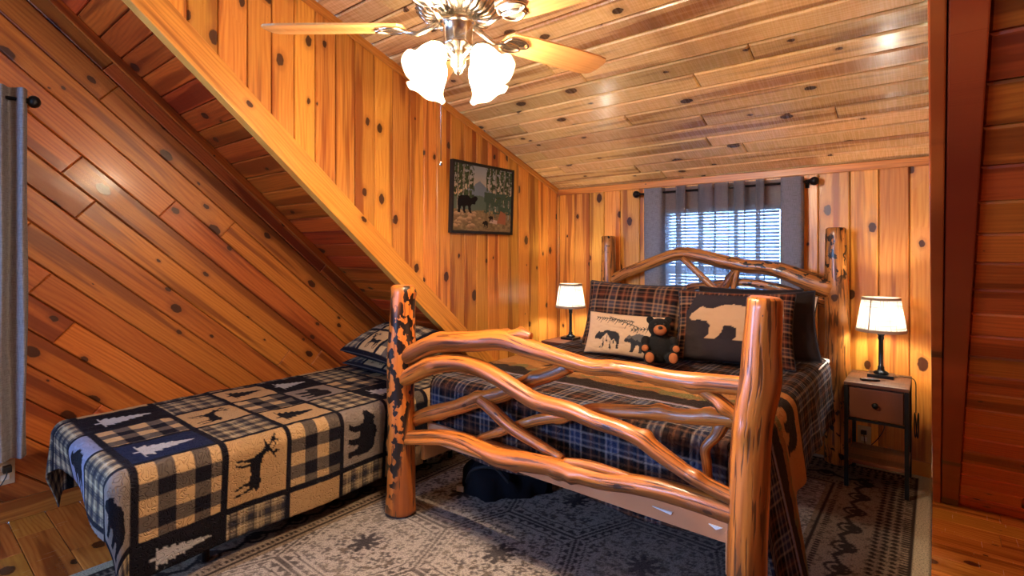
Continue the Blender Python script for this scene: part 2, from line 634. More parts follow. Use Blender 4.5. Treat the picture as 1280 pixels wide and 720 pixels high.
# floor : plane z=0, boards along x
fl = slab('floor', (0, 0, -TH), (1, 0, 0), (0, 1, 0), [[(XG - .1, YR - .1), (XG2 + .1, YR - .1), (XG2 + .1, YB + .1), (XG - .1, YB + .1)]], .08, M['backing'], 'varnished orange pine plank floor around and under the patterned rug')
boards(fl, (0, 0, -TH), (1, 0, 0), (0, 1, 0), [[(XG, -.4), (-2.2, -.4), (-2.2, 2.9), (XG, 2.9)]], .135, M['pine_floor'], seg=(.5, 1.1), name='plank', gap=.002, ch=.002)
boards(fl, (0, 0, -TH), (1, 0, 0), (0, 1, 0), [[(-.6, .6), (XG2, .6), (XG2, YB), (-.6, YB)]], .135, M['pine_floor'], seg=(1.0, 1.9), name='plank', gap=.002, ch=.002)
boards(fl, (0, 0, -TH), (1, 0, 0), (0, 1, 0), [[(-2.2, -.4), (-.6, -.4), (-.6, 1.7), (-2.2, 1.7)]], .135, M['pine_floor'], seg=(1.0, 1.7), name='plank', gap=.002, ch=.002)

# left gable wall: diagonal boards parallel to the roof.  u axis runs down the slope
gy0 = YR
WY0, WY1, WZ0, WZ1 = -1.70, .20, .35, 2.0       # window in it
yfoot = RC / RS
def gz(y): return zroof(y) if y > YRIDGE else ZRIDGE - DS * (YRIDGE - y)
gable_yz = [[(WY1, 0), (yfoot, 0), (WY1, zroof(WY1))],
            [(YR, 0), (WY0, 0), (WY0, gz(WY0)), (YR, gz(YR))],
            [(WY0, 0), (WY1, 0), (WY1, WZ0), (WY0, WZ0)],
            [(WY0, WZ1), (WY1, WZ1), (WY1, zroof(WY1)), (YRIDGE, ZRIDGE), (WY0, gz(WY0))]]
EX = .09
gable_slab = [[(WY1, 0), ((RC + EX) / RS, 0), (WY1, zroof(WY1) + EX)], [(YR - .1, 0), (WY0, 0), (WY0, gz(WY0) + EX), (YR - .1, gz(YR) + EX)], gable_yz[2],
              [(WY0, WZ1), (WY1, WZ1), (WY1, zroof(WY1) + EX), (YRIDGE, ZRIDGE + EX), (WY0, gz(WY0) + EX)]]
wl = slab('wall_left', (XG - TH, 0, 0), (0, 1, 0), (0, 0, 1), gable_slab, .12, M['backing'], 'knotty pine gable wall of diagonal boards beside the patchwork single bed')
sa, ca = RS / math.hypot(1, RS), 1 / math.hypot(1, RS)
def yz2uv(p): return (p[0] * ca - p[1] * sa, p[0] * sa + p[1] * ca)
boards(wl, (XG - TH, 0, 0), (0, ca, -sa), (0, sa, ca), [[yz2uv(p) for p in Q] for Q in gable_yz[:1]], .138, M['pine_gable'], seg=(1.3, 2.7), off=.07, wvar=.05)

# main roof slopes left and right of the dormer; boards across
slope_len = math.hypot(yfoot - YRIDGE, ZRIDGE)
Dn = Vector((0, ca, -sa))
def roof(name, x0, x1, label, seg, e0=0.0, e1=0.0):
    o = slab(name, Vector((0, YRIDGE, ZRIDGE)) + Vector((0, sa, ca)) * TH, (-1, 0, 0), Dn, [[(-x1 - e1, 0), (-x0 + e0, 0), (-x0 + e0, slope_len + .12), (-x1 - e1, slope_len + .12)]], .1, M['backing'], label)
    boards(o, Vector((0, YRIDGE, ZRIDGE)) + Vector((0, sa, ca)) * TH, (-1, 0, 0), Dn, [[(-x1, 0), (-x0, 0), (-x0, slope_len), (-x1, slope_len)]], .128, M['pine_roof'], seg=seg)
    return o
roof('ceiling_slope_left', XG, XL - .04, 'dark strip of sloping pine roof boards between gable wall and dormer', None, e0=.12)
roof('ceiling_slope_right', 0.09, XG2, 'reddish sloping pine roof boards right of the dormer', (1.3, 2.4), e0=.082, e1=.12)

# dormer cheeks
cheek = [(YRIDGE + .02, zroof(YRIDGE + .02)), (yfoot, 0), (YB, 0), (YB, DZ)]
wcl = slab('wall_dormer_left', (XL - TH, 0, 0), (0, 1, 0), (0, 0, 1), [cheek], .05, M['backing'], 'vertical pine board side wall carrying the framed bear picture')
boards(wcl, (XL - TH, 0, 0), (0, 0, -1), (0, 1, 0), [[(-p[1], p[0]) for p in cheek][::-1] if area([(-p[1], p[0]) for p in cheek]) < 0 else [(-p[1], p[0]) for p in cheek]], .127, M['pine_wall'], off=.02, wvar=.1)
cheek_r = [(-p[0], p[1]) for p in cheek][::-1]
wcr = slab('wall_dormer_right', (XR - .002, 0, 0), (0, -1, 0), (0, 0, 1), [cheek_r], .015, M['backing'], 'vertical pine board dormer side wall, right of the lamp nightstand, seen edge-on')
Q = [(p[1], p[0]) for p in cheek]
if area(Q) < 0: Q = Q[::-1]
boards(wcr, (XR - .002, 0, 0), (0, 0, 1), (0, 1, 0), [Q], .127, M['pine_wall'], off=.05, wvar=.1, t=.012)

# dormer end wall with window opening
BX0, BX1, BZ0, BZ1 = -1.66, -.79, .70, 1.64
endw = [[(XL, 0), (BX0, 0), (BX0, DZ), (XL, DZ)], [(BX1, 0), (XR - .014, 0), (XR - .014, DZ), (BX1, DZ)],
        [(BX0, 0), (BX1, 0), (BX1, BZ0), (BX0, BZ0)], [(BX0, BZ1), (BX1, BZ1), (BX1, DZ), (BX0, DZ)]]
wb = slab('wall_back', (0, YB + TH, 0), (1, 0, 0), (0, 0, 1), endw + [[(XL - .1, -.05), (XL, -.05), (XL, DZ + .06), (XL - .1, DZ + .06)], [(XL, DZ), (0, DZ), (0, DZ + .06), (XL, DZ + .06)], [(XR - .014, -.05), (XR + .12, -.05), (XR + .12, DZ + .06), (XR - .014, DZ + .06)]], .12, M['backing'], 'vertical knotty pine board wall behind the log headboard')
Qs = [[(p[1], -p[0]) for p in q] for q in endw]
Qs = [q if area(q) > 0 else q[::-1] for q in Qs]
boards(wb, (0, YB + TH, 0), (0, 0, 1), (-1, 0, 0), Qs, .158, M['pine_wall'], off=.05, wvar=.1, gap=.004)

# dormer ceiling; boards across
dl = math.hypot(YB - YRIDGE, ZRIDGE - DZ)
dn = Vector((0, YB - YRIDGE, DZ - ZRIDGE)).normalized()
up = Vector((0, DS, 1)).normalized()
ce = slab('ceiling', Vector((0, YRIDGE, ZRIDGE)) + up * TH, (-1, 0, 0), dn, [[(-XR - .02, 0), (-XL + .05, 0), (-XL + .05, dl + .05), (-XR - .02, dl + .05)]], .1, M['backing'], 'glossy pine plank dormer ceiling above the log bed')
boards(ce, Vector((0, YRIDGE, ZRIDGE)) + up * TH, (-1, 0, 0), dn, [[(-XR + .014, 0), (-XL, 0), (-XL, dl), (-XR + .014, dl)]], .131, M['pine_ceiling'], seg=(1.1, 2.4), gap=.010, ch=.007)

# the half of the loft behind the camera
rz = gz(YR)
rl = math.hypot(YRIDGE - YR, ZRIDGE - rz)
slab('ceiling_rear', (0, YRIDGE, ZRIDGE), (1, 0, 0), Vector((0, YR - YRIDGE, rz - ZRIDGE)).normalized(), [[(XG - .1, 0), (XG2 + .1, 0), (XG2 + .1, rl + .1), (XG - .1, rl + .1)]], .1, M['pine_ceiling'], 'pine ceiling slope behind the viewer')
RX0, RX1, RZ0, RZ1 = -3.3, -1.9, .9, 2.1
rw = [[(-XG2, 0), (-RX1, 0), (-RX1, rz), (-XG2, rz)], [(-RX0, 0), (-XG, 0), (-XG, rz), (-RX0, rz)],
      [(-RX1, 0), (-RX0, 0), (-RX0, RZ0), (-RX1, RZ0)], [(-RX1, RZ1), (-RX0, RZ1), (-RX0, rz), (-RX1, rz)]]
slab('wall_rear', (0, YR, 0), (-1, 0, 0), (0, 0, 1), rw, .12, M['pine_trim'], 'pine wall with a window behind the viewer')
gr_ = [(-yfoot, 0), (-YR, 0), (-YR, gz(YR)), (-YRIDGE, ZRIDGE)]
slab('wall_right', (XG2, 0, 0), (0, -1, 0), (0, 0, 1), [gr_], .12, M['pine_gable'], 'pine gable wall to the right, out of view')

# ---------------------------------------------------------------- trim
tn = 0


def trim(lo_hi_box, label, mat=None, Mx=None):
    """a trim board: box in a local frame whose x is its length"""
    global tn
    tn += 1
    L, a, b = lo_hi_box
    mb = MB().box((0, a[0], a[1]), (L, b[0], b[1]), .004)
    o = mb.build('trim_%d' % tn, mat or M['pine_trim'])
    o.matrix_basis = Mx
    return tag(o, label, 'trim', kind='structure')


def frame(O, U, V):
    U, V = Vector(U).normalized(), Vector(V).normalized()
    Mx = Matrix((U, V, U.cross(V))).transposed().to_4x4()
    Mx.translation = Vector(O)
    return Mx


# beam under the roof edge along the left cheek (below the roof plane)
yA = YRIDGE + .3
L = (yfoot - yA) / ca
trim((L, (-.135, -.012), (-.001, .05)), 'wide pine trim board along the lower edge of the dormer side wall', Mx=frame((XL - .03, yA, zroof(yA)), Dn, (0, sa, ca)))
# gable / roof corner strip
trim((L, (-.045, -.022), (-.001, -.001)), 'narrow pine strip where the diagonal board wall meets the roof slope', M['pine_roof'], Mx=frame((XG + .001, yA, zroof(yA)), Dn, (0, sa, ca)) @ Matrix.Translation((0, 0, .023)))
# ceiling strip along the left cheek
trim((dl - .1, (-.045, 0), (-.001, .018)), 'thin pine strip between dormer ceiling and side wall', Mx=frame((XL + .001, YRIDGE + .08, zdorm(YRIDGE + .08)), dn, up))
# ceiling strip along the end wall
trim((-XL - .03, (-.055, -.001), (-.004, .018)), 'pine strip along the top of the wall behind the bed', Mx=frame((XL + .012, YB - .001, DZ), (1, 0, 0), (0, 0, 1)))
# corner strip
trim((DZ - .07, (.001, .001), (.022, .022)), 'narrow vertical pine strip in the dormer corner beside the lamp', Mx=frame((XL + .001, YB - .001, .0), (0, 0, 1), (0, -1, 0)))
# right dormer edge boards on the slope
yT = YRIDGE + .6
Lr = (yfoot - yT) / ca
trim((Lr - .03, (-.024, 0), (-.001, .032)), 'narrow reddish pine edge board at the right end of the dormer ceiling', M['pine_roof'], Mx=frame((-.014, yT, zroof(yT)), Dn, (0, sa, ca)))
trim((Lr - .03, (-.02, 0), (-.001, .068)), 'wide reddish pine trim board running down the right roof slope', M['pine_roof'], Mx=frame((.0205, yT, zroof(yT)), Dn, (0, sa, ca)))
b1 = tag(MB().box((XL + .03, YB - .016, 0), (XR - .02, YB - .001, .085), .004).build('baseboard_back', M['pine_trim']), 'pine baseboard behind the nightstand with the lamp', 'baseboard', kind='structure')
b2 = MB().box((0, 0, .001), (yfoot - .33, .10, .016), .004).build('baseboard_left', M['pine_trim'])
b2.matrix_basis = frame((XG, .2, 0), (0, 1, 0), (0, 0, 1))
b2 = tag(b2, 'pine baseboard under the diagonal board wall', 'baseboard', kind='structure')

# ---------------------------------------------------------------- windows


def window2(name, O, U, Vout, w, h, label):
    r = link(name, None)
    tag(r, label, 'window', kind='structure')
    r.matrix_basis = frame(O, U, Vout)
    f = MB()
    t = .035
    for lo, hi in (((0, 0), (t, h)), ((w - t, 0), (w, h)), ((t, 0), (w - t, t)), ((t, h - t), (w - t, h)), ((t, h * .5 - .018), (w - t, h * .5 + .018))):
        f.box((lo[0], .06, lo[1]), (hi[0], .11, hi[1]))
    f.build('window_frame', M['white_paint'], r)
    MB().box((t, .083, t), (w - t, .087, h - t)).build('pane', M['glass'], r)
    return r


window2('window_1', (BX0, YB, BZ0), (1, 0, 0), (0, 1, 0), BX1 - BX0, BZ1 - BZ0, 'white framed window behind the blind and grey curtains over the bed')
window2('window_2', (XG, WY0, WZ0), (0, 1, 0), (-1, 0, 0), WY1 - WY0, WZ1 - WZ0, 'window in the diagonal board wall behind the dark grey curtain')
window2('window_3', (RX1, YR, RZ0), (-1, 0, 0), (0, -1, 0), RX1 - RX0, RZ1 - RZ0, 'window in the wall behind the viewer')

# blind: every slat its own part
bl = thing('window_blind', 'white horizontal slatted blind behind the sheer grey curtains', 'blind', (BX0 + .035, YB + .02, BZ0))
wbl = BX1 - BX0 - .07
MB().box((0, -.018, BZ1 - BZ0 - .035), (wbl, .02, BZ1 - BZ0 - .001), .003).build('headrail', M['white_paint'], bl)
V = []
for k in range(5):
    y = -.0125 + .025 * k / 4
    z = .003 * (1 - ((k - 2) / 2) ** 2)
    V += [(0, y, z), (wbl, y, z)]
sl_me = bpy.data.meshes.new('slat')
sl_me.from_pydata(V, [], [(2 * k, 2 * k + 1, 2 * k + 3, 2 * k + 2) for k in range(4)])
sl_me.materials.append(M['blind'])
sl_me.update()
z = BZ1 - BZ0 - .05
while z > .03:
    o = link('slat', sl_me, bl)
    o.location = (0, 0, z)
    o.rotation_euler = (math.radians(44), 0, 0)
    z -= .0245
MB().box((0, -.012, .004), (wbl, .012, .022), .003).build('bottom_rail', M['white_paint'], bl)
for x in (.12, wbl - .12):
    MB().tube([(x, -.016, .02), (x, -.016, BZ1 - BZ0 - .03)], .0012, 5).build('cord', M['white_plastic'], bl)

# ---------------------------------------------------------------- curtains


def curtain(name, path, z0, z1, mat, label, group=None, flare=.0, origin=(0, 0, 0), n=14, nz=26, swap=False):
    """path: plan polyline (x, y) smoothed; hung from z1 to z0"""
    P = np.array(path, dtype=float)
    # catmull-rom
    pts = []
    Pp = np.vstack([2 * P[0] - P[1], P, 2 * P[-1] - P[-2]])
    for i in range(1, len(Pp) - 2):
        for k in range(n):
            t = k / n
            a, b, c_, d = Pp[i - 1], Pp[i], Pp[i + 1], Pp[i + 2]
            pts.append(.5 * ((2 * b) + (-a + c_) * t + (2 * a - 5 * b + 4 * c_ - d) * t * t + (-a + 3 * b - 3 * c_ + d) * t ** 3))
    pts.append(P[-1])
    pts = np.array(pts)
    s = np.concatenate([[0], np.cumsum(np.hypot(*np.diff(pts, axis=0).T))])
    cen = pts.mean(axis=0)
    V, UV = [], []
    for j in range(nz + 1):
        f = j / nz
        zz = z1 + (z0 - z1) * f
        for i, p in enumerate(pts):
            q = p + (p - cen) * flare * f + np.array([.006, .004]) * math.sin(9 * f + 31 * s[i]) * f
            V.append((q[0], q[1], zz) if not swap else (q[1], q[0], zz))
            UV.append((s[i], zz))
    m_ = len(pts)
    Fc = [(j * m_ + i, j * m_ + i + 1, (j + 1) * m_ + i + 1, (j + 1) * m_ + i) for j in range(nz) for i in range(m_ - 1)]
    o = mesh(name, V, Fc, mat, smooth=True)
    uvl = o.data.uv_layers.new(name='UVMap')
    idx = np.empty(len(o.data.loops), dtype=np.int32)
    o.data.loops.foreach_get('vertex_index', idx)
    uvl.data.foreach_set('uv', np.array(UV)[idx].ravel())
    return o


RODY, RODZ = YB - .075, 1.765
yf, yb = RODY - .026, RODY + .028
cz1, cz0 = RODZ + .035, .50
# leading edges bunch up in several layers, the middle hangs as a single sheer layer
tabs_l = [(-1.62, yb), (-1.545, yb + .004), (-1.485, yb + .002), (-1.505, yf), (-1.468, yf - .005), (-1.432, yf), (-1.452, yb), (-1.385, yb + .006), (-1.318, yb + .002), (-1.338, yf), (-1.289, yf - .005), (-1.243, yf), (-1.228, yb)]
ctl = thing('window_curtain', 'sheer grey curtain panel over the left half of the blind', 'curtain')
c1 = curtain('sheer_cloth', tabs_l, cz0, cz1, M['sheer'], ''); c1.parent = ctl
c1e = curtain('gathered_edge', [(-1.70, yb + .012), (-1.752, yb), (-1.757, yf), (-1.70, yf - .006), (-1.625, yf), (-1.61, yb)], cz0, cz1, M['linen'], ''); c1e.parent = ctl
tabs_r = [(-1.232, yb + .01), (-1.222, yf), (-1.17, yf - .005), (-1.128, yf), (-1.142, yb), (-1.108, yb + .006), (-1.076, yb + .002), (-1.09, yf), (-1.05, yf - .005), (-1.018, yf), (-1.034, yb), (-.983, yb + .006), (-.934, yb + .002), (-.948, yf), (-.92, yf - .004), (-.894, yf), (-.908, yb), (-.85, yb + .006), (-.795, yb)]
ctr = thing('window_curtain', 'sheer grey curtain panel over the right half of the blind', 'curtain')
c2 = curtain('sheer_cloth', tabs_r, cz0, cz1 , M['sheer'], ''); c2.parent = ctr
c2e = curtain('gathered_edge', [(-.80, yb), (-.79, yf), (-.72, yf - .006), (-.675, yf), (-.668, yb), (-.73, yb + .012)], cz0, cz1, M['linen'], ''); c2e.parent = ctr
rod = thing('curtain_rod', 'black metal curtain rod above the window over the bed', 'curtain rod', (0, RODY, RODZ))
MB().tube([(-1.80, 0, 0), (-.64, 0, 0)], .008, 10).build('pole', M['black_metal'], rod)
for x, s_ in ((-1.80, -1), (-.64, 1)):
    MB().lathe([(.009, 0), (.013, .004), (.012, .01), (.02, .016), (.027, .028), (.028, .04), (.022, .054), (.008, .062)], 16, Matrix.Translation((x, 0, 0)) @ Matrix.Rotation(s_ * PI / 2, 4, 'Y')).build('finial', M['black_metal'], rod)
for x in (-1.775, -.655):
    MB().tube([(x, 0, -.008), (x, .03, -.01), (x, .073, -.01)], .005, 8).box((x - .012, .068, -.035), (x + .012, .0735, .02)).build('bracket', M['black_metal'], rod)

# curtain at the left gable window
lx = XG + .075
zl1 = 2.10
path = [(WY0 - .05 + .0, lx)]
cl_path = [(.03, lx + .03), (.09, lx - .035), (.15, lx + .03), (.21, lx - .035), (.27, lx + .03), (.33, lx - .03), (.375, lx + .03), (.41, lx - .02), (.45, lx + .032), (.472, lx - .01)]
cg = curtain('window_curtain', cl_path, .32, zl1, M['linen'], '', swap=True)
tag(cg, 'long dark grey curtain hanging at the left edge beside the diagonal boards', 'curtain')
cg2 = curtain('window_curtain', [(p[0] - 2.1, p[1]) for p in cl_path], .32, zl1, M['linen'], '', swap=True)
tag(cg2, 'dark grey curtain on the far side of the gable window, out of view', 'curtain')
rod2 = thing('curtain_rod', 'black curtain rod end knob on the diagonal board wall', 'curtain rod', (lx, 0, 2.045))
MB().tube([(0, -2.1, 0), (0, .46, 0)], .009, 10).build('pole', M['black_metal'], rod2)
MB().lathe([(.009, 0), (.014, .004), (.013, .01), (.022, .014), (.03, .024), (.031, .036), (.024, .05), (.008, .058)], 16, Matrix.Translation((0, .462, 0)) @ Matrix.Rotation(-PI / 2, 4, 'X')).build('finial', M['black_metal'], rod2)
MB().tube([(0, .30, -.008), (-.04, .30, -.01), (-.073, .30, -.01)], .006, 8).build('bracket', M['black_metal'], rod2)

# ---------------------------------------------------------------- patterns (numpy, colours given as sRGB 0-255)


def smooth(a, b, x):
    t = np.clip((x - a) / (b - a), 0, 1)
    return t * t * (3 - 2 * t)


def hash2(i, j, k=0):
    v = np.sin(i * 127.1 + j * 311.7 + k * 74.7) * 43758.5453
    return v - np.floor(v)


def vnoise(x, y, k=0):
    i, j = np.floor(x), np.floor(y)
    fx, fy = x - i, y - j
    fx, fy = fx * fx * (3 - 2 * fx), fy * fy * (3 - 2 * fy)
    return (hash2(i, j, k) * (1 - fx) + hash2(i + 1, j, k) * fx) * (1 - fy) + (hash2(i, j + 1, k) * (1 - fx) + hash2(i + 1, j + 1, k) * fx) * fy


def fbm(x, y, k=0):
    return .5 * vnoise(x, y, k) + .3 * vnoise(x * 2.1, y * 2.1, k + 1) + .2 * vnoise(x * 4.3, y * 4.3, k + 2)


def inpoly(P, x, y):
    r = np.zeros(x.shape, dtype=bool)
    n = len(P)
    for i in range(n):
        x0, y0 = P[i]
        x1, y1 = P[(i + 1) % n]
        if y0 == y1: continue
        c = ((y0 > y) != (y1 > y)) & (x < (x1 - x0) * (y - y0) / (y1 - y0) + x0)
        r ^= c
    return r


def capsule(x, y, a, b, r0, r1=None):
    r1 = r0 if r1 is None else r1
    dx, dy = b[0] - a[0], b[1] - a[1]
    t = np.clip(((x - a[0]) * dx + (y - a[1]) * dy) / (dx * dx + dy * dy + 1e-9), 0, 1)
    return np.hypot(x - a[0] - t * dx, y - a[1] - t * dy) < r0 + (r1 - r0) * t


BEAR = [(0, .50), (.03, .62), (.09, .70), (.13, .78), (.17, .82), (.21, .77), (.30, .78), (.40, .87), (.52, .90), (.66, .86), (.80, .86), (.92, .78),
        (.98, .60), (.97, .38), (.94, .18), (.97, .06), (.95, 0), (.81, 0), (.83, .12), (.79, .28), (.72, .34), (.70, .2), (.67, .06), (.63, 0), (.52, 0),
        (.56, .1), (.56, .3), (.50, .36), (.42, .35), (.40, .2), (.35, .06), (.31, 0), (.19, 0), (.25, .12), (.26, .34), (.22, .44), (.12, .47), (.04, .44)]
BODY = [(.22, .62), (.3, .66), (.55, .6), (.8, .64), (.9, .6), (.92, .5), (.86, .36), (.74, .34), (.6, .38), (.42, .36), (.32, .38), (.26, .46)]


def m_bear(x, y): return inpoly(BEAR, x, y)


def m_deer(x, y):
    r = inpoly(BODY, x, y)
    r |= capsule(x, y, (.3, .58), (.16, .76), .075, .05) | capsule(x, y, (.17, .77), (.05, .72), .045, .025) | capsule(x, y, (.19, .8), (.27, .8), .025, .012)
    for a, b, c in (((.33, .42), (.3, .2), (.27, .0)), ((.4, .42), (.42, .2), (.36, .02)), ((.8, .42), (.78, .22), (.84, .0)), ((.87, .45), (.93, .22), (.95, .04))):
        r |= capsule(x, y, a, b, .042, .022) | capsule(x, y, b, c, .022, .02)
    for b0, b1, b2 in (((.16, .8), (.05, .92), (.1, 1.06)), ((.18, .8), (.3, .92), (.27, 1.08))):
        r |= capsule(x, y, b0, b1, .026, .022) | capsule(x, y, b1, b2, .022, .014)
        mx = ((b0[0] + b1[0]) / 2, (b0[1] + b1[1]) / 2)
        r |= capsule(x, y, mx, (mx[0] - .07, mx[1] + .1), .02, .012) | capsule(x, y, b1, (b1[0] + .1, b1[1] + .07), .02, .012) | capsule(x, y, b1, (b1[0] - .06, b1[1] + .1), .02, .012)
    r |= capsule(x, y, (.9, .58), (.96, .52), .025, .012)
    return r


def m_tree(x, y):
    w = .42 * (1 - y) * (0.62 + .5 * np.abs((y * 7.3) % 1 - .15)) + .03
    return ((np.abs(x - .5) < w) & (y > .12) & (y < 1)) | ((np.abs(x - .5) < .04) & (y <= .14) & (y >= 0))


def plaid(u, v, pal, P=.17, off=(0, 0)):
    """pal: base, band1, band2, line1, line2"""
    base, b1, b2, l1, l2 = [np.array(c, dtype=float) for c in pal]

    def stripe(t):
        t = (t / P) % 1.0
        c = np.broadcast_to(base, t.shape + (3,)).copy()
        c[(t > .06) & (t < .34)] = b1
        c[(t > .54) & (t < .74)] = b2
        line = np.zeros(t.shape)
        for p, w in ((.03, .028), (.20, .022), (.37, .028), (.64, .03), (.86, .022)):
            line = np.maximum(line, (np.abs(t - p) < w) * (1.0 if p in (.03, .37) else .7))
        return c, line, t
    cu, lu, tu = stripe(u + off[0])
    cv, lv, tv = stripe(v + off[1])
    c = (cu + cv) / 2
    lc = np.where((tu < .5)[..., None], l1, l2)
    lc2 = np.where((tv < .5)[..., None], l1, l2)
    c = c + (lc - c) * (lu * .62)[..., None]
    c = c + (lc2 - c) * (lv * .62)[..., None]
    return c


PAL_SHAM = ((26, 21, 24), (60, 58, 68), (82, 38, 26), (178, 134, 96), (150, 98, 64))
PAL_BED = ((20, 19, 26), (44, 52, 80), (66, 40, 32), (160, 146, 138), (138, 92, 64))
PAL_QUILT = ((126, 108, 86), (50, 47, 56), (170, 146, 112), (26, 25, 33), (190, 172, 142))


def grid(name, X, Y, Z, C, UV, mat, parent=None, mask=None, solid=0.0, offset=-1.0, smooth_=True):
    """X,Y,Z: (n,m) arrays; C (n,m,3) sRGB 0-255; UV (n,m,2)"""
    n, m = X.shape
    co = np.stack([X, Y, Z], -1).reshape(-1, 3)
    idx = np.arange(n * m).reshape(n, m)
    q = np.stack([idx[:-1, :-1], idx[1:, :-1], idx[1:, 1:], idx[:-1, 1:]], -1).reshape(-1, 4)
    if mask is not None:
        q = q[mask[:-1, :-1].ravel()]
        used = np.unique(q)
        remap = -np.ones(n * m, dtype=int)
        remap[used] = np.arange(len(used))
        q = remap[q]
    else:
        used = np.arange(n * m)
    me = bpy.data.meshes.new(name)
    me.vertices.add(len(used))
    me.vertices.foreach_set('co', co[used].ravel())
    me.loops.add(q.size)
    me.loops.foreach_set('vertex_index', q.ravel())
    me.polygons.add(len(q))
    me.polygons.foreach_set('loop_start', np.arange(0, q.size, 4))
    me.polygons.foreach_set('loop_total', np.full(len(q), 4))
    me.update(calc_edges=True)
    me.polygons.foreach_set('use_smooth', np.full(len(q), smooth_))
    ca_ = me.color_attributes.new('Col', 'FLOAT_COLOR', 'POINT')
    rgba = np.ones((len(used), 4))
    rgba[:, :3] = lin(np.clip(C.reshape(-1, 3)[used], 0, 255) / 255.0)
    ca_.data.foreach_set('color', rgba.ravel())
    uvl = me.uv_layers.new(name='UVMap')
    uvl.data.foreach_set('uv', UV.reshape(-1, 2)[used][q.ravel()].ravel())
    me.materials.append(mat)
    me.validate()
    me.update()
    o = link(name, me, parent)
    if solid:
        md = o.modifiers.new('thickness', 'SOLIDIFY')
        md.thickness = solid
        md.offset = offset
    return o


# ---------------------------------------------------------------- rug


def build_rug():
    x0, x1, y0, y1 = -2.70, -.015, -.35, 3.84
    d = .0072
    nx, ny = int((x1 - x0) / d), int((y1 - y0) / d)
    X, Y = np.meshgrid(np.linspace(x0, x1, nx), np.linspace(y0, y1, ny), indexing='ij')
    ground = np.array([166, 154, 146.])
    C = np.broadcast_to(ground, X.shape + (3,)).copy()
    ink = np.array([62, 56, 58.])
    faint = np.array([106, 94, 86.])
    # lattice of stretched hexagons (distance to cell border through nearest two centres)
    sx, sy = .52, .62
    best = np.full(X.shape, 9.)
    sec = np.full(X.shape, 9.)
    cx = np.zeros(X.shape)
    cy = np.zeros(X.shape)
    for i in range(-8, 3):
        for j in range(-4, 10):
            px, py = i * sx + .1, j * sy + (sy / 2 if i % 2 else 0) + .15
            dd = np.hypot((X - px) * 1.0, (Y - py) * .82)
            nb = dd < best
            sec = np.where(nb, best, np.minimum(sec, dd))
            cx = np.where(nb, px, cx)
            cy = np.where(nb, py, cy)
            best = np.where(nb, dd, best)
    e = sec - best
    lx, ly = X - cx, Y - cy
    ang = np.arctan2(ly, lx)
    m = (e < .012)
    zig = (e > .03) & (e < .075) & (np.abs(((ang * 19 / PI) % 1) - .5) + (e - .03) / .09 < .52)
    line2 = (e > .085) & (e < .097)
    C[m | zig | line2] = ink * .6 + faint * .4
    # florets inside the cells
    ins = e > .12
    g = .075
    fi, fj = np.floor(lx / g + .5), np.floor(ly / g + .5)
    jx, jy = (hash2(fi, fj, 3) - .5) * .02, (hash2(fi, fj, 5) - .5) * .02
    qx, qy = lx - fi * g - jx, ly - fj * g - jy
    qr = np.hypot(qx, qy)
    qa = np.arctan2(qy, qx)
    kind = hash2(fi, fj, 9)
    petal = qr < .018 + .011 * np.cos(qa * np.where(kind > .5, 5, 4) + kind * 6)
    core = qr < .008
    C[ins & petal] = ink * .72 + ground * .28
    C[ins & core] = ground
    # leafy filling
    fn = fbm(X * 42, Y * 42, 4)
    C[ins & ~petal & (fn > .60)] = faint
    med = (best < .07) & (np.abs(np.sin(ang * 4)) * .05 + .02 > best)
    C[med] = ink
    # worn patches
    wear = smooth(.42, .62, fbm(X * 3.1, Y * 3.1, 8))[..., None]
    C = C * (1 - .35 * wear) + ground * .35 * wear
    speck = (vnoise(X * 120, Y * 120, 2) > .78)[..., None]
    C = np.where(speck, C * .82, C)
    # borders
    b = np.minimum(np.minimum(X - x0, x1 - X), np.minimum(Y - y0, y1 - Y))
    along = np.where(np.minimum(X - x0, x1 - X) < np.minimum(Y - y0, y1 - Y), Y, X)
    band = b < .46
    bc = np.broadcast_to(np.array([132, 112, 94.]), C.shape).copy()
    bd = b
    tri = np.abs((along / .2) % 1 - .5) * 2
    wav = np.abs(bd - (.30 + .05 * (tri - .5))) < .012
    ro = np.hypot(((along / .2) % 1 - .5) * .2, bd - .30) 
    ros = (ro < .05) & (ro > .035) | (ro < .022)
    dots = (np.hypot(((along / .036) % 1 - .5) * .036, ((bd / .036) % 1 - .5) * .036) < .0125) & (bd > .11) & (bd < .22)
    fence = ((bd > .075) & (bd < .105) & (((along / .022) % 1) < .55)) | ((bd > .385) & (bd < .41) & (((along / .022) % 1) < .55)) | (np.abs(bd - .068) < .005) | (np.abs(bd - .43) < .006)
    fill = (fbm(X * 55, Y * 55, 6) > .62)
    bc[fill] = np.array([100, 82, 68.])
    bc[wav | dots | fence | ros] = np.array([52, 41, 36.])
    bc[(bd < .062)] = np.array([172, 156, 132.])
    C = np.where(band[..., None], bc, C)
    Z = np.full(X.shape, .011) + .0015 * vnoise(X * 9, Y * 9, 1)
    edge = (b < .006)
    Z[edge] = .002
    o = grid('area_rug', X, Y, Z, C, np.stack([X, Y], -1), M['rug'])
    return tag(o, 'large worn beige and grey patterned rug under the log bed', 'rug')


build_rug()

# ---------------------------------------------------------------- logs


def catmull(P, n):
    P = np.array(P, dtype=float)
    Pp = np.vstack([2 * P[0] - P[1], P, 2 * P[-1] - P[-2]])
    out = []
    for i in range(1, len(Pp) - 2):
        for k in range(n):
            t = k / n
            a, b, c, d = Pp[i - 1], Pp[i], Pp[i + 1], Pp[i + 2]
            out.append(.5 * ((2 * b) + (-a + c) * t + (2 * a - 5 * b + 4 * c - d) * t * t + (-a + 3 * b - 3 * c + d) * t ** 3))
    out.append(P[-1])
    return np.array(out)


LOGSEED = [1]


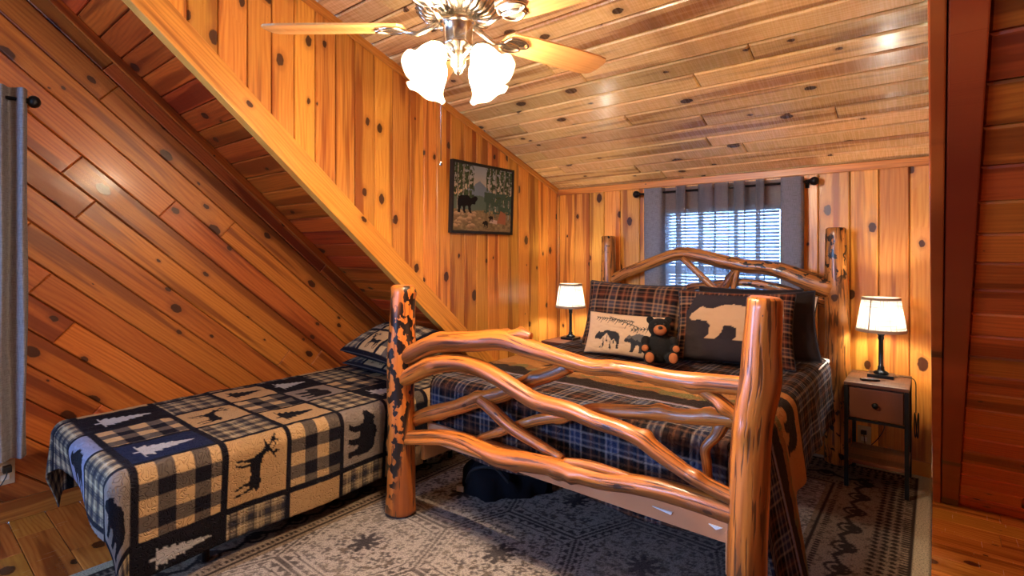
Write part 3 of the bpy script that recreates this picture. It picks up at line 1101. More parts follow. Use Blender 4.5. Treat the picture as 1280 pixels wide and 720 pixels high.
def log(name, pts, mat, parent, seg=20, step=6, rough_amt=.06, cap_end=True, lumps=0):
    """pts: (x,y,z,r) ; tapered wobbly peeled log with metre UVs and bevelled ends"""
    LOGSEED[0] += 1
    k0 = LOGSEED[0]
    P = catmull(pts, step)
    n = len(P)
    pos = [Vector(p[:3]) for p in P]
    R = [max(p[3], .003) for p in P]
    T = [(pos[min(i + 1, n - 1)] - pos[max(i - 1, 0)]).normalized() for i in range(n)]
    upv = Vector((0, 1, 0)) if abs(T[0].y) < .9 else Vector((1, 0, 0))
    A = T[0].cross(upv).normalized()
    s = 0
    rings = []
    rows = []
    # bevelled ends: extra rings
    for i in range(n):
        if i: s += (pos[i] - pos[i - 1]).length
        A = (A - T[i] * A.dot(T[i])).normalized()
        B = T[i].cross(A)
        rows.append((pos[i], A.copy(), B.copy(), R[i], s, T[i]))
    bev = .22
    p0, a0, b0, r0, s0, t0 = rows[0]
    p1, a1, b1_, r1, s1, t1 = rows[-1]
    rows = [(p0 - t0 * r0 * .16, a0, b0, r0 * .8, s0 - r0 * .16, t0)] + rows + [(p1 + t1 * r1 * .16, a1, b1_, r1 * .8, s1 + r1 * .16, t1)]
    lump = [(random.uniform(0, s1), random.uniform(0, 2 * PI), random.uniform(.015, .03)) for _ in range(lumps)]
    V, UV = [], []
    for (p, a, b, r, ss, t) in rows:
        for k in range(seg + 1):
            th = 2 * PI * (k % seg) / seg
            nz = math.sin(th * 2 + ss * 5 + k0) * .5 + math.sin(th * 3 - ss * 9 + k0 * 2.3) * .35 + math.sin(ss * 23 + th * 5 + k0) * .25
            rr = r * (1 + rough_amt * nz)
            for (ls, lt, lw) in lump:
                da = (th - lt + PI) % (2 * PI) - PI
                rr += .012 * math.exp(-((ss - ls) / lw) ** 2 - (da * r / lw) ** 2)
            V.append(p + (a * math.cos(th) + b * math.sin(th)) * rr)
            UV.append((ss, th / (2 * PI) * 2 * PI * .05 if True else 0))
    m = seg + 1
    Fc = []
    for i in range(len(rows) - 1):
        for k in range(seg):
            Fc.append((i * m + k, i * m + k + 1, (i + 1) * m + k + 1, (i + 1) * m + k))
    nside = len(Fc)
    Fc.append(tuple(range(seg))[::-1])
    Fc.append(tuple((len(rows) - 1) * m + k for k in range(seg)))
    me = bpy.data.meshes.new(name)
    me.from_pydata([tuple(v) for v in V], [], Fc)
    me.materials.append(mat)
    me.materials.append(M['log_end'])
    sm = [True] * nside + [False, False]
    me.polygons.foreach_set('use_smooth', sm)
    me.polygons.foreach_set('material_index', [0] * nside + [1, 1])
    uvl = me.uv_layers.new(name='UVMap')
    for l in me.loops:
        uvl.data[l.index].uv = UV[l.vertex_index]
    me.update()
    return link(name, me, parent)


bed = thing('log_bed', 'double bed of peeled orange branch logs with bark-flecked posts', 'bed', (-1.25, 2.7, 0))
OFF = Vector((-1.25, 2.7, 0))


def blog(name, pts, mat='log', Y=None, **kw):
    q = []
    for p in pts:
        if Y is not None: x, z, r = p; y = Y
        else: x, y, z, r = p
        q.append((x - OFF.x, y - OFF.y, z - OFF.z, r))
    return log(name, q, M[mat], bed, **kw)


FY = 1.66
post = blog('foot_post', [(-2.068, FY, .0265, .077), (-2.068, FY, .12, .074), (-2.066, FY, .4, .068), (-2.068, FY, .62, .066), (-2.062, FY, .8, .069), (-2.058, FY, .95, .062), (-2.055, FY, 1.135, .058)], 'log_burnt', lumps=5, seg=28)
post['label'] = 'bark-flecked left foot post'
blog('foot_post', [(-.446, FY, .0245, .062), (-.444, FY, .3, .058), (-.434, FY, .6, .056), (-.424, FY, .8, .054), (-.404, FY, .93, .056), (-.400, FY, 1.03, .052), (-.392, FY, 1.17, .049)], 'log', lumps=4, seg=28)
HY = 3.75
blog('head_post', [(-2.055, HY, .0255, .07), (-2.053, HY, .5, .066), (-2.052, HY, 1.0, .062), (-2.052, HY, 1.43, .058)], 'log_head', lumps=3)
blog('head_post', [(-.47, HY, .0265, .074), (-.475, HY, .4, .068), (-.472, HY, .8, .066), (-.478, HY, 1.1, .063), (-.479, HY, 1.3, .06), (-.479, HY, 1.452, .055)], 'log_head', lumps=6)
rails = {
    'top': ('rail', FY, [(-2.026, 0.793, 0.0395), (-1.984, 0.81, 0.0449), (-1.801, 0.885, 0.0448), (-1.576, 0.917, 0.0439), (-1.397, 0.943, 0.0434), (-1.279, 0.927, 0.0387), (-1.15, 0.91, 0.0341), (-0.982, 0.89, 0.0308), (-0.894, 0.897, 0.0299), (-0.781, 0.896, 0.0301), (-0.674, 0.891, 0.029), (-0.544, 0.899, 0.0288), (-0.44, 0.906, 0.029)]),
    'stub': ('branch_stub', FY, [(-1.397, 0.946, 0.030), (-1.312, 0.975, 0.0228), (-1.254, 0.974, 0.0128)]),
    'fork': ('branch', FY, [(-.60, .885, .018), (-.52, .845, .02), (-.45, .80, .02)]),
    'r2': ('rail', FY - .01, [(-2.038, 0.68, 0.0356), (-1.96, 0.719, 0.0427), (-1.818, 0.782, 0.0431), (-1.67, 0.813, 0.0396), (-1.537, 0.81, 0.0382), (-1.41, 0.781, 0.0369), (-1.303, 0.745, 0.0357), (-1.211, 0.72, 0.0347), (-1.066, 0.716, 0.0317), (-0.959, 0.699, 0.0291), (-0.856, 0.691, 0.0281), (-0.781, 0.675, 0.0288), (-0.724, 0.647, 0.0282), (-0.66, 0.618, 0.0262), (-0.607, 0.596, 0.0244), (-0.544, 0.578, 0.0238), (-0.47, 0.562, 0.0246)]),
    'r3': ('rail', FY + .06, [(-2.056, 0.456, 0.0324), (-1.935, 0.512, 0.0374), (-1.73, 0.586, 0.0355), (-1.564, 0.656, 0.0339), (-1.434, 0.704, 0.0327), (-1.304, 0.776, 0.0299), (-1.203, 0.817, 0.029), (-1.112, 0.862, 0.0282)]),
    'r3b': ('branch', FY + .03, [(-1.56, 0.657, 0.0247), (-1.504, 0.635, 0.0278), (-1.378, 0.572, 0.0268), (-1.245, 0.536, 0.0226), (-1.125, 0.505, 0.0187)]),
    'r4': ('rail', FY + .07, [(-1.607, 0.465, 0.0145), (-1.525, 0.502, 0.0177), (-1.389, 0.566, 0.0205), (-1.274, 0.617, 0.0215), (-1.125, 0.666, 0.0221), (-1.017, 0.706, 0.0244), (-0.915, 0.722, 0.0251), (-0.775, 0.744, 0.0253), (-0.669, 0.754, 0.0258), (-0.567, 0.769, 0.0274), (-0.45, 0.786, 0.0304)]),
    'r4b': ('branch', FY + .07, [(-0.529, 0.761, 0.0206), (-0.549, 0.718, 0.0169), (-0.588, 0.665, 0.0158), (-0.585, 0.618, 0.0158), (-0.578, 0.55, 0.0131)]),
    'r5': ('rail', FY, [(-2.038, 0.399, 0.0238), (-1.812, 0.453, 0.0262), (-1.654, 0.47, 0.0287), (-1.533, 0.457, 0.0347), (-1.419, 0.447, 0.0403), (-1.283, 0.465, 0.0403), (-1.153, 0.479, 0.0372), (-1.044, 0.483, 0.0359), (-0.936, 0.487, 0.0347), (-0.817, 0.506, 0.0333), (-0.71, 0.517, 0.0347), (-0.607, 0.518, 0.0347), (-0.46, 0.514, 0.0367)]),
    'r5b': ('branch', FY - .02, [(-2.002, 0.385, 0.0156), (-1.737, 0.446, 0.0164), (-1.61, 0.451, 0.0158), (-1.477, 0.442, 0.017)]),
    'r5c': ('branch', FY, [(-1.094, 0.516, 0.0122), (-0.993, 0.527, 0.0177), (-0.894, 0.529, 0.0157), (-0.811, 0.532, 0.0083)]),
}
for k_, (nm, y_, pts) in rails.items():
    blog(nm, pts, 'log', Y=y_, lumps=4 if nm == 'rail' else 1)
for nm, y_, pts in (
    ('headboard_arch', HY, [(-2.027, 1.085, 0.043), (-1.879, 1.153, 0.041), (-1.745, 1.205, 0.041), (-1.534, 1.28, 0.0437), (-1.431, 1.298, 0.0458), (-1.286, 1.276, 0.0484), (-1.147, 1.243, 0.0481), (-1.015, 1.217, 0.0489), (-0.889, 1.209, 0.0504), (-0.768, 1.18, 0.0544), (-0.653, 1.136, 0.0598), (-0.50, 1.081, 0.0657)]),
    ('headboard_branch', HY + .02, [(-2.03, 1.058, 0.028), (-1.781, 0.961, 0.027), (-1.62, 0.893, 0.026)]),
    ('headboard_branch', HY + .03, [(-1.66, 0.85, 0.0244), (-1.522, 0.975, 0.0269), (-1.401, 1.046, 0.0293), (-1.256, 1.069, 0.0286), (-1.076, 1.099, 0.0278), (-0.921, 1.094, 0.0297), (-0.775, 1.063, 0.0316), (-0.658, 1.027, 0.0309), (-0.50, 0.99, 0.0325)]),
    ('headboard_strut', HY - .03, [(-1.432, 1.263, 0.0213), (-1.276, 1.123, 0.0235), (-1.10, 0.95, 0.0239)]),
    ('headboard_strut', HY - .01, [(-1.075, 1.183, 0.020), (-1.144, 1.07, 0.0239), (-1.226, 1.00, 0.0226)]),
    ('headboard_strut', HY - .02, [(-1.056, 1.184, 0.0182), (-1.093, 0.974, 0.0183)]),
    ('headboard_rail', HY, [(-2.03, .62, .04), (-1.5, .64, .042), (-1.0, .63, .042), (-.5, .62, .04)])):
    blog(nm, pts, 'log_head', Y=y_, lumps=3)


def bbox_part(name, lo, hi, mat, bev=.004):
    o = MB().box(tuple(Vector(lo) - OFF), tuple(Vector(hi) - OFF), bev).build(name, mat, bed)
    return o


bbox_part('cross_board', (-1.99, 1.768, .352), (-.49, 1.79, .45), M['rail_board'])
for x in (-2.01, -.52):
    o = MB().box((-.95, -.012, -.07), (.95, .012, .07), .004).build('side_rail', M['rail_board'], bed, loc=(x - OFF.x, 0, .33), rot=(0, 0, PI / 2))
for k in range(5):
    o = MB().box((-.72, -.035, -.009), (.72, .035, .009)).build('slat', M['rail_board'], bed, loc=(-.015, -.7 + .35 * k, .40))
sl2 = MB().box((-.05, -.05, 0), (.05, .05, .335)).build('center_leg', M['rail_board'], bed, loc=(0, 0, .0135))

# mattress (its own thing)
mt = MB().box((-1.99, 1.83, .412), (-.545, 3.66, .625), .04).build('mattress', M['mattress'])
tag(mt, 'thick white mattress hidden under the plaid comforter', 'mattress')


# ---------------------------------------------------------------- comforter


def over(o_, rb):
    """overhang length -> (outward, drop)"""
    o_ = np.maximum(o_, 0)
    t = np.minimum(o_ / rb, PI / 2)
    return rb * np.sin(t), rb * (1 - np.cos(t)) + np.maximum(0, o_ - rb * PI / 2)


def build_comforter():
    ax0, ax1, by0, by1 = -1.985, -.555, 1.845, 3.60      # flat top
    zt = .665
    d = .0075
    a = np.arange(-.36, (ax1 - ax0) + .70, d)
    b = np.arange(-.36, by1 - by0 + .001, d)
    A, B = np.meshgrid(a, b, indexing='ij')
    Wd = ax1 - ax0
    oa_r = np.maximum(A - Wd, 0)
    oa_l = np.maximum(-A, 0)
    ob = np.maximum(-B, 0)
    # hem length at the right side grows towards the foot
    yy = by0 + np.maximum(B, 0)
    hem = .385 + .28 * (1 - smooth(2.20, 2.42, yy)) - .03 * smooth(2.5, 3.2, yy)
    mask = (oa_r <= hem) & ((oa_r <= .012) | (ob <= .004)) & ((oa_l <= .012) | (ob <= .004)) & (oa_l < .34)
    rb = .055
    xr, dr = over(oa_r, rb)
    xl, dl_ = over(oa_l, rb)
    xf, df = over(ob, rb)
    X = ax0 + np.clip(A, 0, Wd) + xr - xl
    Y = by0 + np.maximum(B, 0) - xf
    Z = zt - dr - dl_ - df
    # right side: flare and soft folds
    fold = np.sin(Y * 15 + .6) * .5 + np.sin(Y * 27 + 2) * .3
    X += dr * (.10 + .10 * (1 - smooth(2.1, 2.7, Y))) + dr * fold * .045
    X -= dl_ * (.02 + .03 * np.abs(fold))
    ff = np.sin(X * 13) * .5 + np.sin(X * 29 + 1) * .3
    Y -= np.clip(df, 0, .4) * 0.0 + np.where(df > 0, .004 * ff, 0) - np.where(df > .03, .006, 0)
    Z += np.where(df > .2, .012 * np.sin(X * 9), 0)
    # loft, softness
    top = (dr + dl_ + df) < .02
    Z += np.where(top, .014 * (fbm(X * 5, Y * 5, 3) - .45), 0) + .004 * (fbm(X * 24, Y * 24, 7) - .5)
    Z = np.maximum(Z, .022)
    C = plaid(A, B, PAL_BED, .165)
    # wildlife band across the bed
    # one band runs the whole width with trees and bears
    y_c = B + by0
    band = (y_c > 2.12) & (y_c < 2.64)
    tan = np.array([168, 116, 70.])
    dkb = np.array([44, 36, 36.])
    olive = np.array([110, 100, 66.])
    t = (y_c - 2.12) / .52
    bc = np.broadcast_to(tan, C.shape).copy()
    edge = .10 + .16 * fbm(A * 6, A * 0 + 3.3, 2) + .08 * fbm(A * 25, A * 0 + 1.3, 5)
    bc[t < edge] = dkb
    mid = (t >= edge) & (t < edge + .13)
    bc[mid] = np.where((fbm(A * 22, B * 22, 9) > .5)[..., None], olive, tan * .8)[mid]
    u = ((A - .10) / .56) % 1.0
    bear = m_bear(u * 1.7 - .35, (t - .42) / .42) 
    bc[bear] = dkb
    far = t > .93
    bc[far] = dkb
    C = np.where(band[..., None], bc, C)
    piping = np.abs(y_c - 2.10) < .008
    C[piping] = (128, 120, 136)
    # at the right side the band is tan below a grey brown bear
    o = grid('comforter', X, Y, Z, C, np.stack([A, B], -1), M['comforter'], mask=mask, solid=.012, offset=1)
    return tag(o, 'dark plaid quilted comforter with a tan wildlife band on the log bed', 'comforter')


build_comforter()
# white sheet corners showing under the comforter at the foot
sh = thing('bed_sheet', 'white sheet corners peeking out under the comforter at the footboard', 'sheet')
for pts in ([(-.79, 1.762, .398), (-.715, 1.762, .399), (-.72, 1.762, .389)], [(-.59, 1.762, .401), (-.545, 1.762, .401), (-.565, 1.762, .389)]):
    V = [Vector(p) for p in pts] + [Vector(p) + Vector((0, .006, 0)) for p in pts]
    mesh('sheet_corner', V, [(0, 1, 2), (5, 4, 3), (0, 3, 4, 1), (1, 4, 5, 2), (2, 5, 3, 0)], M['white_cotton'], sh)
pk = MB().box((-.60, 3.30, .632), (-.50, 3.68, .66), .012).build('sheet_edge', M['white_cotton'], sh)

# ---------------------------------------------------------------- single bed
TX0, TX1, TY0, TY1, TZ = -3.20, -2.32, .58, 2.40, .50
tb = thing('single_bed', 'low single bed frame of dark metal under the patchwork quilt', 'bed', (-2.72, 1.5, 0))
MB().box((TX0 + .04 + 2.72, TY0 + .06 - 1.5, .17), (TX0 + .07 + 2.72, TY1 - 1.5, .21)).box((TX1 - .07 + 2.72, TY0 + .06 - 1.5, .17), (TX1 - .04 + 2.72, TY1 - 1.5, .21)).box((TX0 + .04 + 2.72, TY0 + .06 - 1.5, .17), (TX1 - .04 + 2.72, TY0 + .09 - 1.5, .21)).box((TX0 + .04 + 2.72, TY1 - .03 - 1.5, .17), (TX1 - .04 + 2.72, TY1 - 1.5, .21)).build('frame', M['black_metal'], tb)
for x in (TX0 + .06, TX1 - .06):
    for y in (TY0 + .3, TY1 - .1):
        MB().tube([(x + 2.72, y - 1.5, .0135), (x + 2.72, y - 1.5, .18)], .016, 10).build('leg', M['black_metal'], tb)
m2 = MB().box((TX0 + .01, TY0 + .02, .215), (TX1 - .01, TY1, TZ - .012), .05).build('mattress', M['mattress'])
tag(m2, 'narrow mattress covered by the patchwork wildlife quilt', 'mattress')


def check(u, v, p=.085):
    i, j = np.floor(u / p) % 2, np.floor(v / p) % 2
    c = np.zeros(u.shape + (3,))
    c[:] = (88, 77, 70)
    c[(i == 0) & (j == 0)] = (180, 146, 106)
    c[(i == 1) & (j == 1)] = (24, 22, 31)
    return c


def patch(A, B, blocks, base=(23, 21, 29), sash=.013):
    C = np.broadcast_to(np.array(base, dtype=float), A.shape + (3,)).copy()
    tan, taupe, navy, dk = (174, 138, 98), (128, 114, 106), (26, 34, 62), (22, 20, 27)
    for (a0, a1, b0, b1, kind) in blocks:
        m = (A > a0 + sash) & (A < a1 - sash) & (B > b0 + sash) & (B < b1 - sash)
        if not m.any(): continue
        w, h = a1 - a0, b1 - b0
        u, v = (A - a0) / w, (B - b0) / h
        bg, motif = kind.split('_') if '_' in kind else (kind, None)
        if bg == 'check':
            c = check(A - a0 - sash, B - b0 - sash, .062)
        elif bg == 'plaid':
            c = plaid(A, B, PAL_QUILT, .072)
        else:
            c = np.broadcast_to(np.array({'tan': tan, 'taupe': taupe, 'navy': navy, 'dark': dk, 'lilac': (122, 122, 144)}[bg], dtype=float), C.shape).copy()
        if motif:
            # motifs stand with "up" towards the pillow end, facing the wall
            mu, mv = (u - .13) / .74, (v - .14) / (.64 if motif == 'deer' else .70)
            ok = (mu >= -.05) & (mu <= 1.05) & (mv >= 0) & (mv <= 1.15)
            if motif == 'deer': mm = m_deer(mu, mv)
            elif motif == 'bear': mm = m_bear(mu, mv)
            else: mm = m_tree(mu, mv)
            mm &= ok
            c = c.copy()
            c[mm] = (168, 164, 164) if bg in ('navy', 'dark') else dk
        C[m] = c[m]
    return C


def build_quilt():
    Wd, L = TX1 - TX0, TY1 - TY0
    d = .0055
    a = np.arange(-.36, Wd + .431, d)
    b = np.arange(-.36, L, d)
    A, B = np.meshgrid(a, b, indexing='ij')
    oa_r, oa_l, ob = np.maximum(A - Wd, 0), np.maximum(-A, 0), np.maximum(-B, 0)
    side = np.where(A > Wd / 2, 1.0, -1.0)
    oa = np.maximum(oa_r, oa_l)
    # in the corner the cloth hangs as a cone: polar distance drives the drop
    both = (oa > 0) & (ob > 0)
    ro = np.hypot(oa, ob)
    phi = np.arctan2(ob, oa)            # 0 = side, pi/2 = foot
    rb = .05
    xo, dr = over(ro, rb)
    nx_, ny_ = np.where(ro > 0, np.cos(phi), 0), np.where(ro > 0, np.sin(phi), 0)
    # the corner excess folds outwards
    fl_ = -.06 * dr + np.where(both, np.sin(2 * phi) * .10 * dr, 0)
    X = TX0 + np.clip(A, 0, Wd) + side * nx_ * (xo + fl_)
    Y = TY0 + np.maximum(B, 0) - ny_ * (xo + fl_)
    Z = TZ - dr
    wob = .012 * np.sin(B * 9 + 1) * smooth(.05, .35, oa)
    X += side * wob
    Y -= .02 * np.sin(A * 8 + 2) * smooth(.04, .3, ob)
    top = dr < .02
    Z += np.where(top, .012 * (fbm(X * 5, Y * 5, 3) - .4), 0) + .005 * (fbm(X * 30, Y * 30, 7) - .5)
    Z = np.maximum(Z, .02)
    hemf = .20 + .07 * smooth(.45, .86, A) + .05 * (1 - smooth(-.05, .15, A))       # foot hem: short at the wall side
    mask = (ob <= hemf) | (B > 0)
    T = [0, .30, .58, .86]
    rows = [0.02, .335, .605, .875, 1.145, 1.415, 1.70, 1.9]
    bl_ = []
    colA = ['navy_tree', 'plaid', 'tan_tree', 'plaid', 'dark_tree', 'plaid', 'tan_bear']
    colB = ['check', 'tan_deer', 'check', 'taupe_bear', 'check', 'tan_deer', 'check']
    colC = ['dark_tree', 'plaid', 'tan_tree', 'dark_tree', 'plaid', 'check', 'plaid']
    for i in range(7):
        bl_.append((.60, .875, rows[i], rows[i + 1], colA[i]))
        bl_.append((.32, .60, rows[i], rows[i + 1], colB[i]))
        bl_.append((.04, .32, rows[i], rows[i + 1], colC[i]))
        bl_.append((.875, 1.18, rows[i], rows[i + 1], ['check', 'tan_deer', 'check', 'taupe_bear', 'check', 'tan_deer', 'check'][i]))
        bl_.append((1.18, 1.32, rows[i], rows[i + 1], ['dark_tree', 'plaid', 'tan', 'plaid', 'tan', 'plaid', 'tan'][i]))
        bl_.append((-.37, .04, rows[i], rows[i + 1], ['tan_bear', 'plaid', 'check', 'plaid', 'tan', 'plaid', 'tan'][i]))
    bl_ += [(.60, .875, -.23, .02, 'plaid'), (.32, .60, -.23, .02, 'lilac_bear'), (.04, .32, -.23, .02, 'plaid'), (-.37, .04, -.36, .02, 'plaid'),
            (.875, 1.18, -.26, .02, 'taupe_bear'), (.60, .875, -.36, -.23, 'taupe'), (1.18, 1.32, -.36, .02, 'plaid'), (.875, 1.18, -.36, -.26, 'plaid')]
    C = patch(A, B, bl_)
    o = grid('patchwork_quilt', X, Y, Z, C, np.stack([A, B], -1), M['quilt'], mask=mask, solid=.01, offset=1)
    return tag(o, 'patchwork quilt of checks, bears, deer and pines on the single bed', 'quilt')


build_quilt()

# ---------------------------------------------------------------- pillows


def pillow(name, w, h, t, colour, mat, label, loc, rot, cat='pillow', group=None, n=70, pinch=.06, back=(40, 36, 40), flange=0.0):
    """standing cushion: x width, z height, front faces -y; colour(x,z)->sRGB"""
    s = np.linspace(-1, 1, n)
    m = int(n * h / w) + 8
    q = np.linspace(-1, 1, m)
    S, Q = np.meshgrid(s, q, indexing='ij')
    r = thing(name, label, cat, loc, rot, group)
    core = np.clip(1 - (np.abs(S) / (1 - flange)) ** 2.6, 0, 1) * np.clip(1 - (np.abs(Q) / (1 - flange)) ** 2.6, 0, 1)
    th = t * .5 * core ** .42
    wr = (fbm(S * 3 + w * 9, Q * 3, 11) - .5) * .018 * smooth(0, .3, core)
    X = S * w / 2 * (1 - pinch * (1 - np.abs(Q) ** 2) * np.abs(S) ** 3)
    Z = h / 2 + Q * h / 2 * (1 - pinch * (1 - np.abs(S) ** 2) * np.abs(Q) ** 3)
    Cf = colour(S * w / 2, (Q + 1) * h / 2)
    UV = np.stack([S * w / 2, Q * h / 2], -1)
    grid('front', X, -th - wr - .001, Z, Cf, UV, mat, r)
    bk = np.broadcast_to(np.array(back, dtype=float), Cf.shape)
    grid('back', X[::-1], (th + .001)[::-1], Z[::-1], bk[::-1], UV[::-1], mat, r)
    # piping round the edge
    ed = [(X[i, 0], 0, Z[i, 0]) for i in range(n)] + [(X[-1, j], 0, Z[-1, j]) for j in range(1, m)] + [(X[i, -1], 0, Z[i, -1]) for i in range(n - 2, -1, -1)] + [(X[0, j], 0, Z[0, j]) for j in range(m - 2, 0, -1)]
    ed.append(ed[0])
    MB().tube(ed[::2] + [ed[0]], .004, 6, cap=False).build('seam', M['dark_fabric'], r)
    return r


def c_plaid(x, z): return plaid(x + .6, z + .35, PAL_SHAM, .15)
def c_dark(x, z): return np.broadcast_to(np.array((44, 40, 44.)), x.shape + (3,)).copy()
def c_white(x, z): return np.broadcast_to(np.array((222, 224, 232.)), x.shape + (3,)).copy()


def c_tan(x, z):
    C = np.broadcast_to(np.array((208, 176, 140.)), x.shape + (3,)).copy()
    u, v = x / .50 + .5, z / .26
    dk, gy = np.array((50, 50, 54.)), np.array((120, 116, 112.))
    # left bear with mountains and pines inside
    b1 = m_bear(((u - .14) / .34), (v - .10) / .50)
    C[b1] = dk
    mt_ = b1 & (v - .10 < .38 - np.abs(u - .30) * 2.2) | b1 & (v - .10 < .26 - np.abs(u - .40) * 2.0)
    C[mt_] = (206, 178, 146)
    for k in range(6):
        tx = .22 + .045 * k
        C[b1 & m_tree((u - tx + .025) / .05, (v - .10) / (.2 + .06 * (k % 3)))] = dk
    b2 = m_bear(((u - .53) / .34), (v - .10) / .48)
    C[b2] = dk
    C[b2 & (v > .36 + .08 * vnoise(u * 60, u * 0, 3))] = gy * .8
    # pine branches along the top
    br = np.zeros(u.shape, dtype=bool)
    for (x0, y0, x1, y1, nn) in ((.14, .84, .62, .80, 15), (.60, .60, .93, .72, 9), (.30, .88, .70, .66, 9)):
        br |= capsule(u, v * .52, (x0, y0 * .52), (x1, y1 * .52), .004)
        for k in range(nn):
            f = (k + .5) / nn
            px, py = x0 + (x1 - x0) * f, (y0 + (y1 - y0) * f) * .52
            br |= capsule(u, v * .52, (px, py), (px - .025, py - .045 * (1 + .4 * ((k * 7) % 3 - 1))), .007, .002)
            br |= capsule(u, v * .52, (px, py), (px - .03, py + .018), .006, .002)
    C[br] = (70, 68, 62)
    return C


def c_bearsham(x, z):
    C = np.broadcast_to(np.array((50, 44, 48.)), x.shape + (3,)).copy()
    pl = plaid(x + .6, z + .2, PAL_SHAM, .13)
    edge = (z > .385 - .10 * smooth(-.19, -.25, x)) | (x < -.255) | (x > .225)
    C = np.where(edge[..., None], pl, C)
    b = m_bear((x + .235) / .46, (z - .125) / .225) & ~edge
    C[b] = (198, 160, 120)
    return C


BT = .688
# sleeping pillows stacked against the headboard
pillow('sleeping_pillow', .62, .38, .15, c_white, M['print'], 'white pillow showing at the right edge behind the dark sham', (-.86, 3.50, BT), (math.radians(-24), 0, math.radians(4)), back=(222, 224, 232))
pillow('sleeping_pillow', .56, .36, .14, c_dark, M['print'], 'small black pillow behind the plaid sham and teddy bear', (-1.495, 3.22, BT), (math.radians(-22), 0, math.radians(2)))
pillow('pillow_sham', .60, .42, .13, c_dark, M['print'], 'black sham leaning at the back beneath the headboard strut', (-.90, 3.34, BT), (math.radians(-20), 0, math.radians(6)))
pillow('pillow_sham', .64, .44, .14, c_plaid, M['plaid_sham'], 'large brown plaid sham behind the tan bear cushion', (-1.50, 2.98, BT), (math.radians(-17), math.radians(1.5), math.radians(5)), flange=.06)
pillow('pillow_sham', .60, .40, .13, c_dark, M['print'], 'black sham peeking out right of the bear silhouette sham', (-.77, 3.18, BT), (math.radians(-17), math.radians(-4), math.radians(12)), flange=.05)
pillow('pillow_sham', .62, .415, .14, c_bearsham, M['print'], 'dark sham with tan bear silhouette and plaid border', (-.87, 2.98, BT), (math.radians(-18), 0, math.radians(10)), n=110)
pillow('throw_cushion', .50, .26, .10, c_tan, M['print'], 'tan lumbar cushion printed with two grey bears and pine branches', (-1.44, 2.80, BT), (math.radians(-20), math.radians(1), math.radians(6)), cat='cushion', n=130, back=(208, 176, 140))


def c_twin(x, z):
    return patch(x + .3, z, [(0, .2, 0, .22, 'plaid'), (.2, .42, 0, .22, 'tan_deer'), (.42, .6, 0, .22, 'check'), (0, .2, .22, .46, 'taupe_bear'), (.2, .42, .22, .46, 'tan_bear'), (.42, .6, .22, .46, 'plaid')])


pillow('quilted_pillow', .62, .40, .13, c_twin, M['quilt'], 'patchwork pillow lying on top at the head of the single bed', (-2.80, 1.95, .65), (math.radians(-68), 0, math.radians(-6)), n=90)
pillow('quilted_pillow', .62, .40, .09, c_twin, M['quilt'], 'lower dark patchwork pillow beneath the other on the single bed', (-2.78, 1.98, .565), (math.radians(-80), 0, math.radians(-2)), n=80)

# ---------------------------------------------------------------- teddy bear


def teddy():
    r = thing('teddy_bear', 'black plush bear with brown muzzle and paws sitting against the cushions', 'stuffed toy', (-1.165, 2.70, BT + .012), (math.radians(-8), 0, math.radians(28)))
    b = MB()
    b.sphere((0, .01, .085), .075, 1, .85, 1.1)
    b.sphere((0, 0, .195), .056, 1.08, .92, .95)
    for s_ in (-1, 1):
        b.sphere((s_ * .048, .01, .238), .021, 1, .6, 1)
        b.sphere((s_ * .072, -.005, .115), .028, 1, 1, 1.3)
        b.sphere((s_ * .078, -.04, .082), .026, 1, 1.3, 1)
        b.sphere((s_ * .055, -.05, .035), .034, 1, 1.4, .9)
        b.sphere((s_ * .06, -.095, .040), .032, .95, .75, 1.1)
    o = b.build('body', M['plush'], r)
    rm = o.modifiers.new('fuse', 'REMESH')
    rm.mode = 'VOXEL'
    rm.voxel_size = .005
    rm.use_smooth_shade = True
    MB().sphere((0, -.05, .183), .033, 1.05, .8, .88).build('muzzle', M['plush_tan'], r)
    MB().sphere((0, -.076, .196), .010, 1.3, .7, .9).build('nose', M['black_plastic'], r)
    for s_ in (-1, 1):
        MB().sphere((s_ * .022, -.047, .215), .005).build('eye', M['black_plastic'], r)
        MB().sphere((s_ * .06, -.112, .040), .026, .9, .4, 1.05).build('foot_pad', M['plush_tan'], r)
        MB().sphere((s_ * .08, -.066, .086), .02, .9, .55, .9).build('paw_pad', M['plush_tan'], r)


teddy()

# ---------------------------------------------------------------- nightstands and lamps


def nightstand(label, loc):
    r = thing('nightstand', label, 'nightstand', loc, (0, 0, 0), 'bedside nightstands')
    w, d, h = .29, .38, .58
    MB().box((-w / 2, -d / 2, h - .018), (w / 2, d / 2, h), .003).build('top', M['rustic'], r)
    for sx in (-1, 1):
        for sy in (-1, 1):
            x, y = sx * (w / 2 - .011), sy * (d / 2 - .014)
            MB().box((x - .01, y - .01, 0), (x + .01, y + .01, h - .019), .002).build('leg', M['black_metal'], r)
    for sy in (-1, 1):
        MB().box((-w / 2 + .02, sy * (d / 2 - .014) - .008, h - .21), (w / 2 - .02, sy * (d / 2 - .014) + .008, h - .198)).build('crossbar', M['black_metal'], r)
    b = MB().box((-w / 2 + .022, -d / 2 + .02, h - .196), (w / 2 - .022, d / 2 - .01, h - .02)).build('body', M['rustic'], r)
    dr = MB().box((-w / 2 + .026, -d / 2 + .003, h - .19), (w / 2 - .026, -d / 2 + .019, h - .028), .002).build('drawer', M['rustic'], r)
    MB().lathe([(.005, 0), (.006, .012), (.015, .016), (.016, .022), (.010, .027)], 14, Matrix.Translation((0, -d / 2 + .003, h - .108)) @ Matrix.Rotation(PI / 2, 4, 'X')).build('knob', M['black_metal'], dr)
    MB().box((-w / 2 + .004, -d / 2 + .026, .13), (w / 2 - .004, d / 2 - .026, .148), .002).build('shelf', M['rustic'], r)
    return r


